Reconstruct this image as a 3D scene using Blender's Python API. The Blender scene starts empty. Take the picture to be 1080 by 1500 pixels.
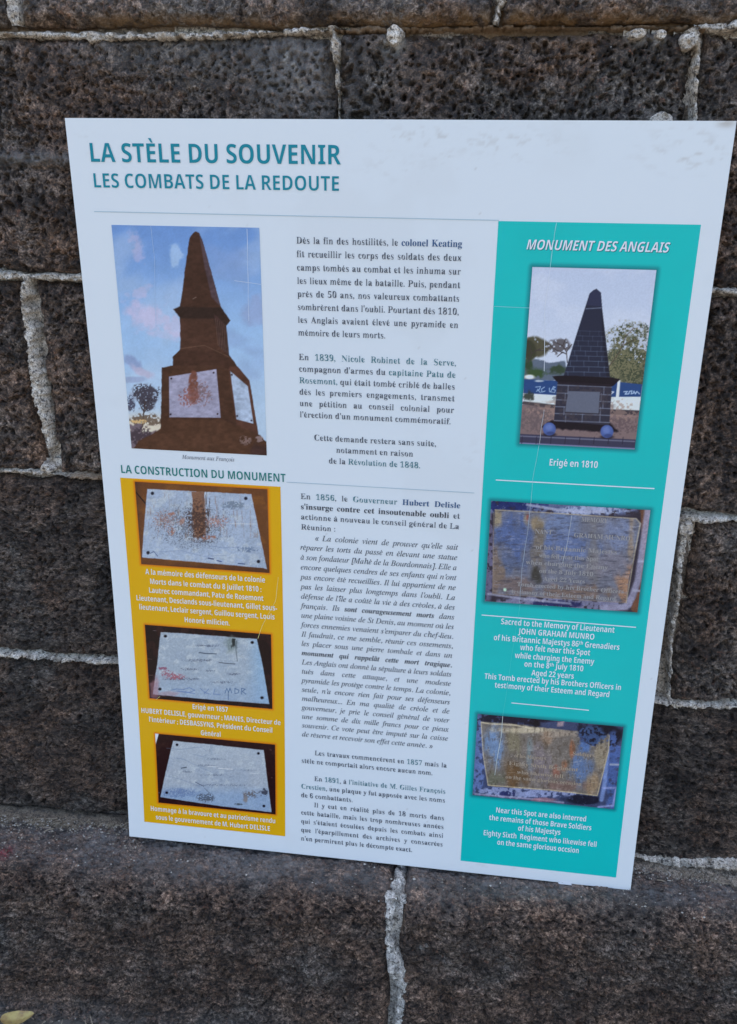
import bpy, math, random
import numpy as np
from mathutils import Matrix, Vector

# ------------------------------------------------------------------ scene, camera, light
sc = bpy.context.scene
COL = sc.collection
cam_data = bpy.data.cameras.new('camera')
cam = bpy.data.objects.new('camera', cam_data)
COL.objects.link(cam)
RX = [(0.9923360, 0.0537523, -0.1112653), (0.1230889, -0.3506993, 0.9283637), (0.0108811, -0.9349442, -0.3546279)]
Mw = Matrix([[RX[i][0], -RX[i][1], -RX[i][2], (0.392719, -0.879021, 0.768193)[i]] for i in range(3)] + [[0, 0, 0, 1]])
cam.matrix_world = Mw
cam_data.sensor_fit = 'VERTICAL'
cam_data.sensor_height = 24.0
cam_data.lens = 1315.68 / 1500 * 24.0
cam_data.clip_start = 0.02
cam_data.clip_end = 500
sc.camera = cam

SUN_EL, SUN_AZ = 70.0, 14.0        # the sun stands behind the wall (towards +Y), the face we see is in open shade
w = bpy.data.worlds.new("World"); sc.world = w; w.use_nodes = True
nt = w.node_tree
bg = nt.nodes['Background']
sky = nt.nodes.new('ShaderNodeTexSky'); sky.sky_type = 'NISHITA'; sky.sun_disc = False
sky.sun_elevation = math.radians(SUN_EL); sky.sun_rotation = math.radians(SUN_AZ)
sky.dust_density = 3.0; sky.air_density = 1.0; sky.ozone_density = 0.7
nt.links.new(sky.outputs[0], bg.inputs[0]); bg.inputs[1].default_value = 0.15
ld = bpy.data.lights.new('sun', 'SUN'); ld.energy = 3.6; ld.angle = math.radians(0.5); ld.color = (1.0, 0.94, 0.86)
sun = bpy.data.objects.new('sun', ld); COL.objects.link(sun)
a, e = math.radians(SUN_AZ), math.radians(SUN_EL)
sd = Vector((math.sin(a) * math.cos(e), math.cos(a) * math.cos(e), math.sin(e)))
sun.rotation_euler = sd.to_track_quat('Z', 'Y').to_euler()
sun.location = (0, 4, 6)
sc.view_settings.view_transform = 'Standard'; sc.view_settings.look = 'None'
sc.view_settings.exposure = 1.62; sc.view_settings.gamma = 1.0

# ------------------------------------------------------------------ numpy noise
_TAB = np.random.RandomState(12345).rand(1024 * 1024).astype(np.float32)
def _hash(ix, iy, seed):
    return _TAB[((ix + seed * 379) & 1023) * 1024 + ((iy + seed * 613 + (seed * 7919 >> 3)) & 1023)]
def vnoise(x, y, seed=0):
    ix = np.floor(x); iy = np.floor(y); fx = x - ix; fy = y - iy
    fx = fx * fx * fx * (fx * (fx * 6 - 15) + 10); fy = fy * fy * fy * (fy * (fy * 6 - 15) + 10)
    ix = ix.astype(np.int64); iy = iy.astype(np.int64)
    a = _hash(ix, iy, seed); b = _hash(ix + 1, iy, seed); c = _hash(ix, iy + 1, seed); d = _hash(ix + 1, iy + 1, seed)
    return (a + (b - a) * fx) * (1 - fy) + (c + (d - c) * fx) * fy
def fbm(x, y, s, seed=0, octv=4, gain=0.5):
    o = 0; amp = 1; tot = 0
    for k in range(octv):
        o = o + amp * vnoise(x / s + 17.3 * k, y / s - 9.1 * k, seed + k * 13); tot += amp; amp *= gain; s = s / 2.03
    return o / tot * 2 - 1           # -1..1
def cells(x, y, s, seed=0, jit=0.95):
    """distance to nearest jittered point (in cells) and that point's random value"""
    gx = x / s; gy = y / s; ix = np.floor(gx).astype(np.int64); iy = np.floor(gy).astype(np.int64)
    best = np.full(gx.shape, 9.0); rnd = np.zeros(gx.shape)
    for dx in (-1, 0, 1):
        for dy in (-1, 0, 1):
            jx = ix + dx; jy = iy + dy
            px = jx + 0.5 + jit * (_hash(jx, jy, seed) - 0.5); py = jy + 0.5 + jit * (_hash(jx, jy, seed + 5) - 0.5)
            d = np.hypot(gx - px, gy - py); m = d < best
            best = np.where(m, d, best); rnd = np.where(m, _hash(jx, jy, seed + 9), rnd)
    return best, rnd
def sstep(a, b, x):
    t = np.clip((x - a) / (b - a), 0, 1); return t * t * (3 - 2 * t)

# ------------------------------------------------------------------ mesh helpers
def grid_faces(nx, ny, off=0):
    i = np.arange(nx - 1)[None, :] + (np.arange(ny - 1) * nx)[:, None]
    return np.stack([i, i + 1, i + nx + 1, i + nx], -1).reshape(-1, 4) + off
def mesh_from(name, V, F, mat, parent=None, smooth=True, attrs=None, colors=None):
    """V (n,3); F list of index arrays: one (m,k) array or list of them"""
    me = bpy.data.meshes.new(name)
    Fs = F if isinstance(F, list) else [F]
    V = np.ascontiguousarray(V, dtype=np.float32)
    me.vertices.add(len(V)); me.vertices.foreach_set('co', V.ravel())
    loops = np.concatenate([f.ravel() for f in Fs]).astype(np.int32)
    sizes = np.concatenate([np.full(len(f), f.shape[1]) for f in Fs]).astype(np.int32)
    starts = np.concatenate([[0], np.cumsum(sizes)[:-1]]).astype(np.int32)
    me.loops.add(len(loops)); me.loops.foreach_set('vertex_index', loops)
    me.polygons.add(len(sizes)); me.polygons.foreach_set('loop_start', starts)
    me.update(calc_edges=True)
    me.polygons.foreach_set('use_smooth', np.full(len(sizes), bool(smooth)))
    for k, v in (attrs or {}).items():
        at = me.attributes.new(k, 'FLOAT', 'POINT'); at.data.foreach_set('value', np.asarray(v, np.float32).ravel())
    if colors is not None:
        at = me.attributes.new('print', 'FLOAT_COLOR', 'POINT')
        at.data.foreach_set('color', np.concatenate([colors, np.ones((len(colors), 1))], 1).astype(np.float32).ravel())
    me.materials.append(mat); me.update()
    o = bpy.data.objects.new(name, me); COL.objects.link(o)
    if parent: o.parent = parent
    return o
def empty(name, loc, label, cat, group=None):
    o = bpy.data.objects.new(name, None); COL.objects.link(o); o.location = loc
    o.empty_display_size = 0.05; o['label'] = label; o['category'] = cat
    if group: o['group'] = group
    return o

# ------------------------------------------------------------------ materials
def new_mat(name):
    m = bpy.data.materials.new(name); m.use_nodes = True
    return m, m.node_tree.nodes, m.node_tree.links, m.node_tree.nodes['Principled BSDF']
def N(nodes, t, **kw):
    n = nodes.new(t)
    for k, v in kw.items(): setattr(n, k, v)
    return n
def ramp(nodes, links, src, stops):
    r = nodes.new('ShaderNodeValToRGB'); el = r.color_ramp.elements
    while len(el) < len(stops): el.new(0.5)
    for i, (p_, c) in enumerate(stops): el[i].position = p_; el[i].color = (*c, 1) if len(c) == 3 else c
    links.new(src, r.inputs[0]); return r.outputs[0]
def mixc(nodes, links, fac, A, B, mode='MIX'):
    m = nodes.new('ShaderNodeMix'); m.data_type = 'RGBA'; m.blend_type = mode; m.clamp_factor = True
    for s, v in ((m.inputs[0], fac), (m.inputs[6], A), (m.inputs[7], B)):
        if isinstance(v, (int, float)): s.default_value = v
        elif isinstance(v, tuple): s.default_value = (*v, 1)
        else: links.new(v, s)
    return m.outputs[2]
def noise(nodes, links, vec, scale, detail=4, rough=0.55, dist=0.0):
    n = nodes.new('ShaderNodeTexNoise'); n.inputs['Scale'].default_value = scale; n.inputs['Detail'].default_value = detail
    n.inputs['Roughness'].default_value = rough; n.inputs['Distortion'].default_value = dist
    links.new(vec, n.inputs['Vector']); return n.outputs[0]
def math_(nodes, links, op, A, B=0.0):
    m = nodes.new('ShaderNodeMath'); m.operation = op
    for s, v in ((m.inputs[0], A), (m.inputs[1], B)):
        if isinstance(v, (int, float)): s.default_value = v
        else: links.new(v, s)
    return m.outputs[0]

def basalt_material(name, warm=0.5, bright=1.0, stretch=1.0):
    m, n, l, b = new_mat(name)
    tc = N(n, 'ShaderNodeTexCoord'); v = tc.outputs['Object']
    mp = N(n, 'ShaderNodeMapping'); mp.inputs['Scale'].default_value = (1, 1, stretch); l.new(v, mp.inputs['Vector']); vs = mp.outputs[0]
    big = noise(n, l, v, 9.0, 3, 0.6, 0.6)
    mid = noise(n, l, vs, 60.0, 5, 0.7, 0.4)
    grn = noise(n, l, vs, 200.0, 4, 0.62, 0.8)
    fine = noise(n, l, vs, 560.0, 2, 0.6, 0.2)
    k = bright
    grey = (0.130 * k, 0.111 * k, 0.091 * k); brown = (0.158 * k, 0.101 * k, 0.067 * k); dark = (0.028 * k, 0.020 * k, 0.015 * k)
    c = mixc(n, l, ramp(n, l, big, [(0.40 + 0.12 * (0.5 - warm), (0, 0, 0)), (0.62 + 0.12 * (0.5 - warm), (1, 1, 1))]), grey, brown)
    c = mixc(n, l, ramp(n, l, mid, [(0.38, (.9, .9, .9)), (0.56, (0, 0, 0))]), c, dark)
    patch = noise(n, l, v, 22.0, 3, 0.6, 0.4)
    c = mixc(n, l, 1.0, c, ramp(n, l, patch, [(0.36, (.55, .52, .50)), (0.52, (1, 1, 1)), (0.66, (1.45, 1.42, 1.40))]), 'MULTIPLY')
    rust = ramp(n, l, noise(n, l, v, 130.0, 3, 0.7, 0.5), [(0.58, (0, 0, 0)), (0.70, (0.7, 0.7, 0.7))])
    c = mixc(n, l, rust, c, (0.130 * k, 0.058 * k, 0.032 * k))
    spk = ramp(n, l, grn, [(0.38, (0.10, 0.08, 0.07)), (0.47, (0.70, 0.68, 0.66)), (0.58, (1.25, 1.25, 1.25)), (0.72, (2.8, 2.8, 2.8))])
    c = mixc(n, l, 0.9, c, spk, 'MULTIPLY')
    spk = ramp(n, l, fine, [(0.32, (0.30, 0.28, 0.28)), (0.50, (1, 1, 1)), (0.68, (2.0, 2.0, 2.0))])
    c = mixc(n, l, 0.8, c, spk, 'MULTIPLY')
    # pale mineral specks
    vo = N(n, 'ShaderNodeTexVoronoi'); vo.inputs['Scale'].default_value = 150; l.new(v, vo.inputs['Vector'])
    sp = ramp(n, l, vo.outputs['Distance'], [(0.06, (1, 1, 1)), (0.13, (0, 0, 0))])
    rn = ramp(n, l, vo.outputs['Color'], [(0.90, (0, 0, 0)), (0.93, (1, 1, 1))])
    c = mixc(n, l, math_(n, l, 'MULTIPLY', sp, rn), c, (0.40, 0.37, 0.33))
    # shaped stains carried by the stone: ochre run-off, grey worn skin, chalk smears, red paint
    for att, col, sc_, lo, hi in (('ochre', (0.215, 0.118, 0.042), 60.0, 0.40, 0.55), ('worn', (0.260, 0.252, 0.238), 120.0, 0.34, 0.64),
                                  ('chalk', (0.46, 0.42, 0.36), 160.0, 0.40, 0.56), ('paint', (0.42, 0.06, 0.07), 200.0, 0.42, 0.6)):
        at = N(n, 'ShaderNodeAttribute', attribute_name=att)
        nn = noise(n, l, v, sc_, 4, 0.7)
        f = math_(n, l, 'MULTIPLY', at.outputs['Fac'], ramp(n, l, nn, [(lo, (0.15, 0.15, 0.15)), (hi, (1, 1, 1))]))
        c = mixc(n, l, f, c, col)
    l.new(c, b.inputs['Base Color'])
    b.inputs['Roughness'].default_value = 0.72
    b.inputs['Specular IOR Level'].default_value = 0.45
    bp = N(n, 'ShaderNodeBump'); bp.inputs['Strength'].default_value = 1.0; bp.inputs['Distance'].default_value = 0.0045
    h = math_(n, l, 'ADD', math_(n, l, 'MULTIPLY', fine, 0.5), noise(n, l, vs, 210.0, 4, 0.7))
    l.new(h, bp.inputs['Height']); l.new(bp.outputs[0], b.inputs['Normal'])
    return m
def mortar_material(name, col, col2):
    m, n, l, b = new_mat(name)
    tc = N(n, 'ShaderNodeTexCoord'); v = tc.outputs['Object']
    mid = noise(n, l, v, 70.0, 5, 0.7, 0.3); fine = noise(n, l, v, 600.0, 3, 0.7)
    c = mixc(n, l, ramp(n, l, mid, [(0.38, (0, 0, 0)), (0.62, (1, 1, 1))]), col, col2)
    c = mixc(n, l, 0.9, c, ramp(n, l, fine, [(0.38, (0.45, 0.42, 0.38)), (0.56, (1.3, 1.3, 1.3))]), 'MULTIPLY')
    g = noise(n, l, v, 240.0, 3, 0.6)
    c = mixc(n, l, ramp(n, l, g, [(0.54, (0, 0, 0)), (0.62, (0.85, 0.85, 0.85))]), c, (0.07, 0.06, 0.05))
    at = N(n, 'ShaderNodeAttribute', attribute_name='ochre')
    c = mixc(n, l, at.outputs['Fac'], c, (0.20, 0.115, 0.05))
    l.new(c, b.inputs['Base Color']); b.inputs['Roughness'].default_value = 0.9
    bp = N(n, 'ShaderNodeBump'); bp.inputs['Strength'].default_value = 0.9; bp.inputs['Distance'].default_value = 0.003
    l.new(noise(n, l, v, 330.0, 4, 0.75), bp.inputs['Height']); l.new(bp.outputs[0], b.inputs['Normal'])
    return m

M_ST = [basalt_material('basalt_warm', 0.9, 1.0), basalt_material('basalt_grey', 0.35, 1.45), basalt_material('basalt_mixed', 0.6, 1.0), basalt_material('basalt_layered', 0.5, 0.85, 2.1), basalt_material('basalt_plinth', 1.3, 1.25, 1.8)]
M_MO = mortar_material('lime_mortar', (0.78, 0.71, 0.61), (0.46, 0.38, 0.29))
M_MD = mortar_material('dirty_mortar', (0.20, 0.155, 0.11), (0.40, 0.33, 0.26))
M_DB = mortar_material('packed_dirt', (0.135, 0.105, 0.075), (0.25, 0.20, 0.14))
M_MG = mortar_material('grey_mortar', (0.30, 0.28, 0.25), (0.80, 0.74, 0.65))

# ------------------------------------------------------------------ stone wall
WALL = empty('stone_wall', (0.3, 0.0, -0.235), 'rough dark basalt block wall with pale crumbling mortar joints behind the board', 'wall')
WO = np.array([0.3, 0.0, -0.235])
def relief(x, z, seed, pit=1.0, stretch=1.0):
    """height of the rough face towards the viewer, metres"""
    wx = x + 0.009 * fbm(x, z, 0.028, seed + 71, 4); wz = z + 0.009 * fbm(x, z, 0.028, seed + 72, 4)
    h = 0.0045 * fbm(x, z, 0.12, seed, 4) + 0.0022 * fbm(wx, wz * stretch, 0.022, seed + 3, 4, 0.6)
    zone = 0.55 + 0.75 * np.clip(fbm(x, z, 0.09, seed + 17, 3) + .2, -.5, 1)
    d, r = cells(wx, wz * stretch, 0.0125, seed + 11)
    rad = 0.04 + 0.40 * r ** 1.5
    h = h - pit * zone * 0.0080 * (1 - sstep(rad * 0.45, rad, d)) * (r > 0.35)
    d, r = cells(wx + 0.3, wz * stretch, 0.0062, seed + 23)
    rad = 0.14 + 0.32 * r
    h = h - pit * 0.0055 * (1 - sstep(rad * .4, rad, d)) * (r > 0.30)
    h = h + 0.0018 * fbm(wx, wz * stretch, 0.006, seed + 27, 2)
    return h
def block(x0, x1, z0, z1, seed, mat, res=0.00135, y0=0.005, pit=1.0, gaps=(0.004, 0.004, 0.004, 0.004), stain=None, stretch=1.0, depth=0.05, extra=None):
    """one dressed stone: front relief, rounded chipped arrises, returns into the wall"""
    x0 += gaps[0]; x1 -= gaps[1]; z0 += gaps[2]; z1 -= gaps[3]
    nx = max(8, int((x1 - x0) / res)); nz = max(8, int((z1 - z0) / res))
    gx = np.linspace(x0, x1, nx); gz = np.linspace(z0, z1, nz)
    X, Z = np.meshgrid(gx, gz)
    el, er, eb, et = X - x0, x1 - X, Z - z0, z1 - Z
    edge = np.minimum(np.minimum(el, er), np.minimum(eb, et))
    r = 0.010 + 0.006 * fbm(X, Z, 0.05, seed + 31, 3)
    q = np.clip(1 - edge / r, 0, 1)
    back = 0.009 * q ** 2.2
    chip = np.clip(fbm(X, Z, 0.035, seed + 41, 4) - 0.05, 0, 1) * np.exp(-edge / 0.012) * 0.02
    h = relief(X, Z, seed, pit, stretch)
    if extra is not None: h = h + extra(X, Z)
    Y = y0 - h + back + chip
    wob = np.exp(-edge / 0.02)
    X2 = X + 0.0032 * wob * fbm(X, Z, 0.03, seed + 51, 4); Z2 = Z + 0.0032 * wob * fbm(X, Z, 0.03, seed + 61, 4)
    V = np.stack([X2, Y, Z2], -1).reshape(-1, 3)
    F = [grid_faces(nx, nz)]
    # returns
    idx = np.arange(nx * nz).reshape(nz, nx)
    ring = np.concatenate([idx[0, :-1], idx[:-1, -1], idx[-1, :0:-1], idx[:0:-1, 0]])
    RV = V[ring].copy(); cx, cz = (x0 + x1) / 2, (z0 + z1) / 2
    RV[:, 1] = depth
    off = len(V); k = len(ring)
    a = np.arange(k); b2 = (a + 1) % k
    F.append(np.stack([ring[a], off + a, off + b2, ring[b2]], -1))
    V = np.concatenate([V, RV])
    at = {}
    pad = np.zeros(k)
    S = stain(X, Z) if stain else {}
    for nm in ('ochre', 'worn', 'chalk', 'paint'):
        at[nm] = np.concatenate([np.clip(S.get(nm, np.zeros_like(X)), 0, 1).ravel(), pad])
    return mesh_from('stone_block', V - WO, F, mat, WALL, True, at)

def g2(X, Z, x, z, sx, sz): return np.exp(-((X - x) / sx) ** 2 - ((Z - z) / sz) ** 2)
ZC = [0.0, 0.2215, 0.4495, 0.6655, 0.8845, 1.11]
def st_E(X, Z):
    return {'ochre': 1.1 * (1 - sstep(0.884, 0.905 + 0.004 * fbm(X, Z, .05, 5, 3), Z)) * (0.35 + 0.9 * sstep(0.0, 0.05, X) * (0.6 + 0.6 * fbm(X, Z, .12, 8, 2))),
            'worn': 0.5 * sstep(0.895, 0.92, Z)}
def st_D1(X, Z): return {'worn': 0.7 * g2(X, Z, 0.225, 0.86, 0.06, 0.05) + 0.35 * g2(X, Z, 0.1, 0.872, .12, .02), 'chalk': 0.9 * g2(X, Z, 0.207, 0.862, .003, .006)
                          + 0.5 * (np.abs(X - 0.212 - (0.862 - Z) * .35) < 0.002) * (Z < 0.86) * (Z > .835)}
def st_D2(X, Z): return {'chalk': 1.3 * g2(X, Z, 0.304, 0.876, .009, .010) + 1.3 * g2(X, Z, 0.541, 0.8115, .011, .006)
                          + 1.3 * g2(X, Z, 0.514, 0.879, .009, .005) + 1.3 * g2(X, Z, 0.532, 0.876, .005, .004), 'ochre': .35 * sstep(.866, .884, Z), 'worn': .25 * sstep(.4, .2, X)}
def crease(X, Z):
    zc = 0.773 + 0.004 * fbm(X, Z, .06, 99, 3)
    return -0.0035 * np.exp(-((Z - zc + .006) / 0.005) ** 2) * sstep(0.08, 0.0, X) + 0.0035 * np.exp(-((Z - zc - .004) / 0.009) ** 2) * sstep(0.08, 0.0, X)
def st_Dc(X, Z):
    d = st_D1(X, Z); d['worn'] = d['worn'] + 0.7 * np.exp(-((Z - 0.776) / 0.006) ** 2) * sstep(0.06, 0.0, X); return d

J = 0.0035
# course E (top of the picture)
block(-0.42, -0.047, ZC[4], ZC[5], 101, M_ST[1], y0=0.004, gaps=(J, .012, .004, J), stain=st_E, pit=.5)
block(-0.047, 0.395, ZC[4], ZC[5], 102, M_ST[1], y0=0.004, gaps=(.008, .005, .004, J), stain=st_E, pit=.55)
block(0.395, 0.90, ZC[4], ZC[5], 103, M_ST[1], y0=0.003, gaps=(.004, .005, .004, J), stain=st_E, pit=.6)
# course D
block(-0.40, 0.254, ZC[3], ZC[4], 111, M_ST[2], y0=0.005, gaps=(J, .003, .004, .004), stain=st_Dc, extra=crease, pit=.9)
block(0.254, 0.567, ZC[3], ZC[4], 112, M_ST[2], y0=0.004, gaps=(.002, .005, .004, .003), stain=st_D2, pit=1.15)
block(0.567, 0.95, ZC[3], ZC[4], 113, M_ST[0], y0=0.006, gaps=(.004, J, .004, .004), pit=1.0, extra=lambda X, Z: 0.0016 * fbm(X + Z, (Z - X) * 3, .02, 7, 3))
# course C
block(-0.50, -0.067, ZC[2], ZC[3], 121, M_ST[0], y0=0.005, gaps=(J, .007, .005, .006), pit=.9)
block(-0.067, 0.28, ZC[2], ZC[3], 122, M_ST[0], y0=0.005, gaps=(.009, .004, .004, .006))
block(0.28, 0.86, ZC[2] - .008, ZC[3], 123, M_ST[0], y0=0.006, gaps=(.004, J, .006, .004), pit=1.0)
# course B
block(-0.36, 0.20, ZC[1], ZC[2], 131, M_ST[3], y0=0.005, gaps=(J, .004, .005, .003), pit=.85)
block(0.20, 0.615, ZC[1], ZC[2] - .008, 132, M_ST[0], y0=0.006, gaps=(.004, .007, .004, .004))
block(0.615, 1.00, ZC[1], ZC[2] - .008, 133, M_ST[0], y0=0.005, gaps=(.008, J, .004, .004), pit=1.0)
# course A
block(-0.55, 0.30, ZC[0] - .012, ZC[1], 141, M_ST[3], y0=0.006, gaps=(J, .004, .006, .004), pit=.8)
block(0.30, 0.98, ZC[0] - .004, ZC[1], 142, M_ST[3], y0=0.006, gaps=(.004, J, .006, .004), pit=.85)
# courses outside the picture, coarser
random.seed(4)
for ci, (za, zb) in enumerate([(1.11, 1.335), (1.335, 1.56), (1.56, 1.78)]):
    x = -1.9 + 0.2 * (ci % 2)
    while x < 2.3:
        L = random.uniform(0.36, 0.6)
        block(x, x + L, za, zb, 300 + int(x * 97) + ci, random.choice(M_ST), res=0.012, y0=0.005, pit=0.4); x += L
for ci in range(5):
    za, zb = ZC[ci], ZC[ci + 1]
    lo = [-0.55, -0.36, -0.50, -0.40, -0.42][ci]; hi = [0.98, 1.00, 0.86, 0.95, 0.90][ci]
    for a_, b_ in ((lo - .45, lo), (lo - .95, lo - .45), (lo - 1.4, lo - .95), (hi, hi + .5), (hi + .5, hi + .95), (hi + .95, hi + 1.4)):
        block(a_, b_, za, zb, 500 + ci * 9 + int(a_ * 31), M_ST[ci % 3], res=0.012, y0=0.005, pit=0.4)
# solid core of the wall behind the facing stones
def box(name, lo, hi, mat, parent, org):
    (x0, y0, z0), (x1, y1, z1) = lo, hi
    V = np.array([(x, y, z) for z in (z0, z1) for y in (y0, y1) for x in (x0, x1)], float) - org
    F = np.array([(0, 2, 3, 1), (4, 5, 7, 6), (0, 1, 5, 4), (2, 6, 7, 3), (0, 4, 6, 2), (1, 3, 7, 5)])
    return mesh_from(name, V, F, mat, parent, False)
box('wall_core', (-1.92, 0.022, -0.30), (2.35, 0.42, 1.77), M_MD, WALL, WO)

# mortar: each joint is a strip of rough lime mortar lying in its gap
def joint(pts, width, mat, seed, level=0.007, amp=0.0075, res=0.0014, taper=None, ochre=None):
    """pts: (x, z) centre line; width(s) in metres; level: how deep its face lies; amp: roughness"""
    P = np.array(pts, float); seg = np.hypot(*(P[1:] - P[:-1]).T); S = np.concatenate([[0], np.cumsum(seg)]); L = S[-1]
    ns = max(6, int(L / res)); nw = max(8, int(0.036 / res))
    s = np.linspace(0, L, ns); cx = np.interp(s, S, P[:, 0]); cz = np.interp(s, S, P[:, 1])
    tx = np.gradient(cx, s); tz = np.gradient(cz, s); tl = np.hypot(tx, tz); tx /= tl; tz /= tl
    t = np.linspace(-0.018, 0.018, nw)
    SS, TT = np.meshgrid(s, t)
    X = cx[None] - tz[None] * TT; Z = cz[None] + tx[None] * TT
    wv = np.interp(s / L, np.linspace(0, 1, len(width)), width) if hasattr(width, '__len__') else np.full(ns, width)
    wv = 0.52 * wv[None] * (1 + 0.9 * fbm(X, Z, 0.028, seed + 3, 3) + 1.3 * fbm(X, Z, 0.009, seed + 5, 4, .7))
    dome = 1 - sstep(0.80, 1.25, np.abs(TT) / (np.maximum(wv, .0005) / 2))
    lv = np.interp(s / L, np.linspace(0, 1, len(level)), level) if hasattr(level, '__len__') else np.full(ns, level)
    lv = lv + 0.0025 + 0.006 * np.clip(fbm(cx, cz, 0.06, seed + 33, 3), -.4, 1)
    Y = 0.022 - (0.022 - lv[None]) * dome - amp * fbm(X, Z, 0.009, seed, 5, .75) * dome - 0.002 * fbm(X, Z, 0.05, seed + 9, 2)
    V = np.stack([X, Y, Z], -1).reshape(-1, 3) - WO
    at = {'ochre': np.clip(ochre(X, Z), 0, 1).ravel() if ochre else np.zeros(X.size)}
    # orientation: make the strip face -Y
    F = grid_faces(ns, nw)
    if (tx.mean() + 0 * tz.mean()) * 1.0 < -0.5: F = F[:, ::-1]
    return mesh_from('mortar_joint', V, F, mat, WALL, True, at)
och = lambda X, Z: 0.9 * (1 - sstep(0.012, 0.10, np.abs(X - 0.06))) * sstep(.884, .888, Z)
joint([(-.42, .886), (-.02, .883), (.06, .880), (.13, .881), (.25, .885)], [.010, .010, .009, .013, .010], M_MO, 11, level=[.002, .002, .001, .001, .003], ochre=lambda X, Z: .8 * sstep(.8835, .8865, Z) * (X < .1))
joint([(.25, .885), (.40, .887), (.57, .886)], [.010, .006, .005, .009], M_MD, 12, level=[.003, .009, .010, .006], ochre=lambda X, Z: .8 + 0 * X)
joint([(.56, .886), (.70, .888), (.92, .887)], .012, M_MO, 13, level=.003)
joint([(-.50, .667), (-.08, .6655), (.0, .664), (.1, .665)], [.011, .013, .009], M_MO, 14, level=.001)
joint([(.10, .665), (.60, .667), (.92, .669)], [.008, .011], M_MO, 15, level=.003)
joint([(-.50, .4545), (-.10, .455), (.0, .452), (.25, .45)], [.009, .008, .004], M_MO, 16, level=[.001, .002, .008], ochre=lambda X, Z: .7 * sstep(-.06, -.03, X))
joint([(.25, .446), (.60, .440), (.70, .443), (.96, .443)], [.008, .011], M_MO, 17, level=.002)
joint([(-.55, .222), (-.12, .2225), (.0, .221), (.3, .222)], [.009, .010, .009], M_MO, 18, level=.001)
joint([(.3, .222), (.60, .224), (.68, .224), (1.0, .224)], [.008, .009], M_MO, 19, level=.002)
joint([(-.047, .89), (-.049, .95), (-.047, 1.11)], [.020, .026, .02], M_MO, 21, level=.003)
joint([(.392, .888), (.398, .912), (.397, 1.11)], [.016, .011, .01], M_MO, 22, level=.002)
joint([(.249, .888), (.252, .866), (.254, .84), (.256, .80), (.256, .67)], [.013, .005, .003, .003, .003], M_MO, 23, level=[-.001, .003, .012, .014, .012])
joint([(.558, .885), (.565, .87), (.566, .848), (.570, .816), (.571, .67)], [.016, .009, .008, .008, .008], M_MO, 24, level=[-.001, .001, .002, .002])
joint([(-.064, .668), (-.071, .635), (-.068, .586), (-.065, .528), (-.062, .491), (-.067, .456)], [.013, .017, .020, .015, .006], M_MO, 25, level=[.001, -.001, -.003, .001, .007], amp=.006)
joint([(.605, .444), (.613, .425), (.613, .383), (.616, .36), (.615, .304), (.622, .225)], [.014, .010, .008, .010, .004], M_MO, 26, level=[.002, .001, .004, .001, .006])
joint([(.60, .0145), (.640, .012), (.70, .0165), (.76, .022), (.98, .03)], [.006, .007, .013, .016, .012], M_MO, 30, level=[.000, -.008, -.012, -.014, -.012])
joint([(.2, .448), (.2, .222)], .008, M_MO, 27, level=.004, res=.004)
joint([(.28, .664), (.28, .45)], .008, M_MO, 28, level=.004, res=.004)

def splat(x, z, rx, rz, seed, mat=None):
    """a dab of mortar left on the stone face"""
    n_ = 34; U, W_ = np.meshgrid(np.linspace(-1.3, 1.3, n_), np.linspace(-1.3, 1.3, n_)); X = x + U * rx; Z = z + W_ * rz
    d = np.hypot(U, W_) + .45 * fbm(X, Z, .012, seed, 4, .6)
    Y = .016 - (.0165 + .003 * fbm(X, Z, .004, seed + 2, 3)) * (1 - sstep(.75, 1.05, d))
    mesh_from('mortar_splat', np.stack([X, Y, Z], -1).reshape(-1, 3) - WO, grid_faces(n_, n_), mat or M_MO, WALL, True, {'ochre': np.zeros(X.size)})
for i, q in enumerate([(.304, .880, .0072, .0078), (.514, .8805, .0085, .005), (.5325, .8795, .0045, .004), (.5415, .8135, .011, .0065), (.557, .8745, .009, .007), (.252, .872, .005, .008), (.612, .432, .009, .008), (-.068, .462, .010, .006)]): splat(*q, 400 + i)

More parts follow.
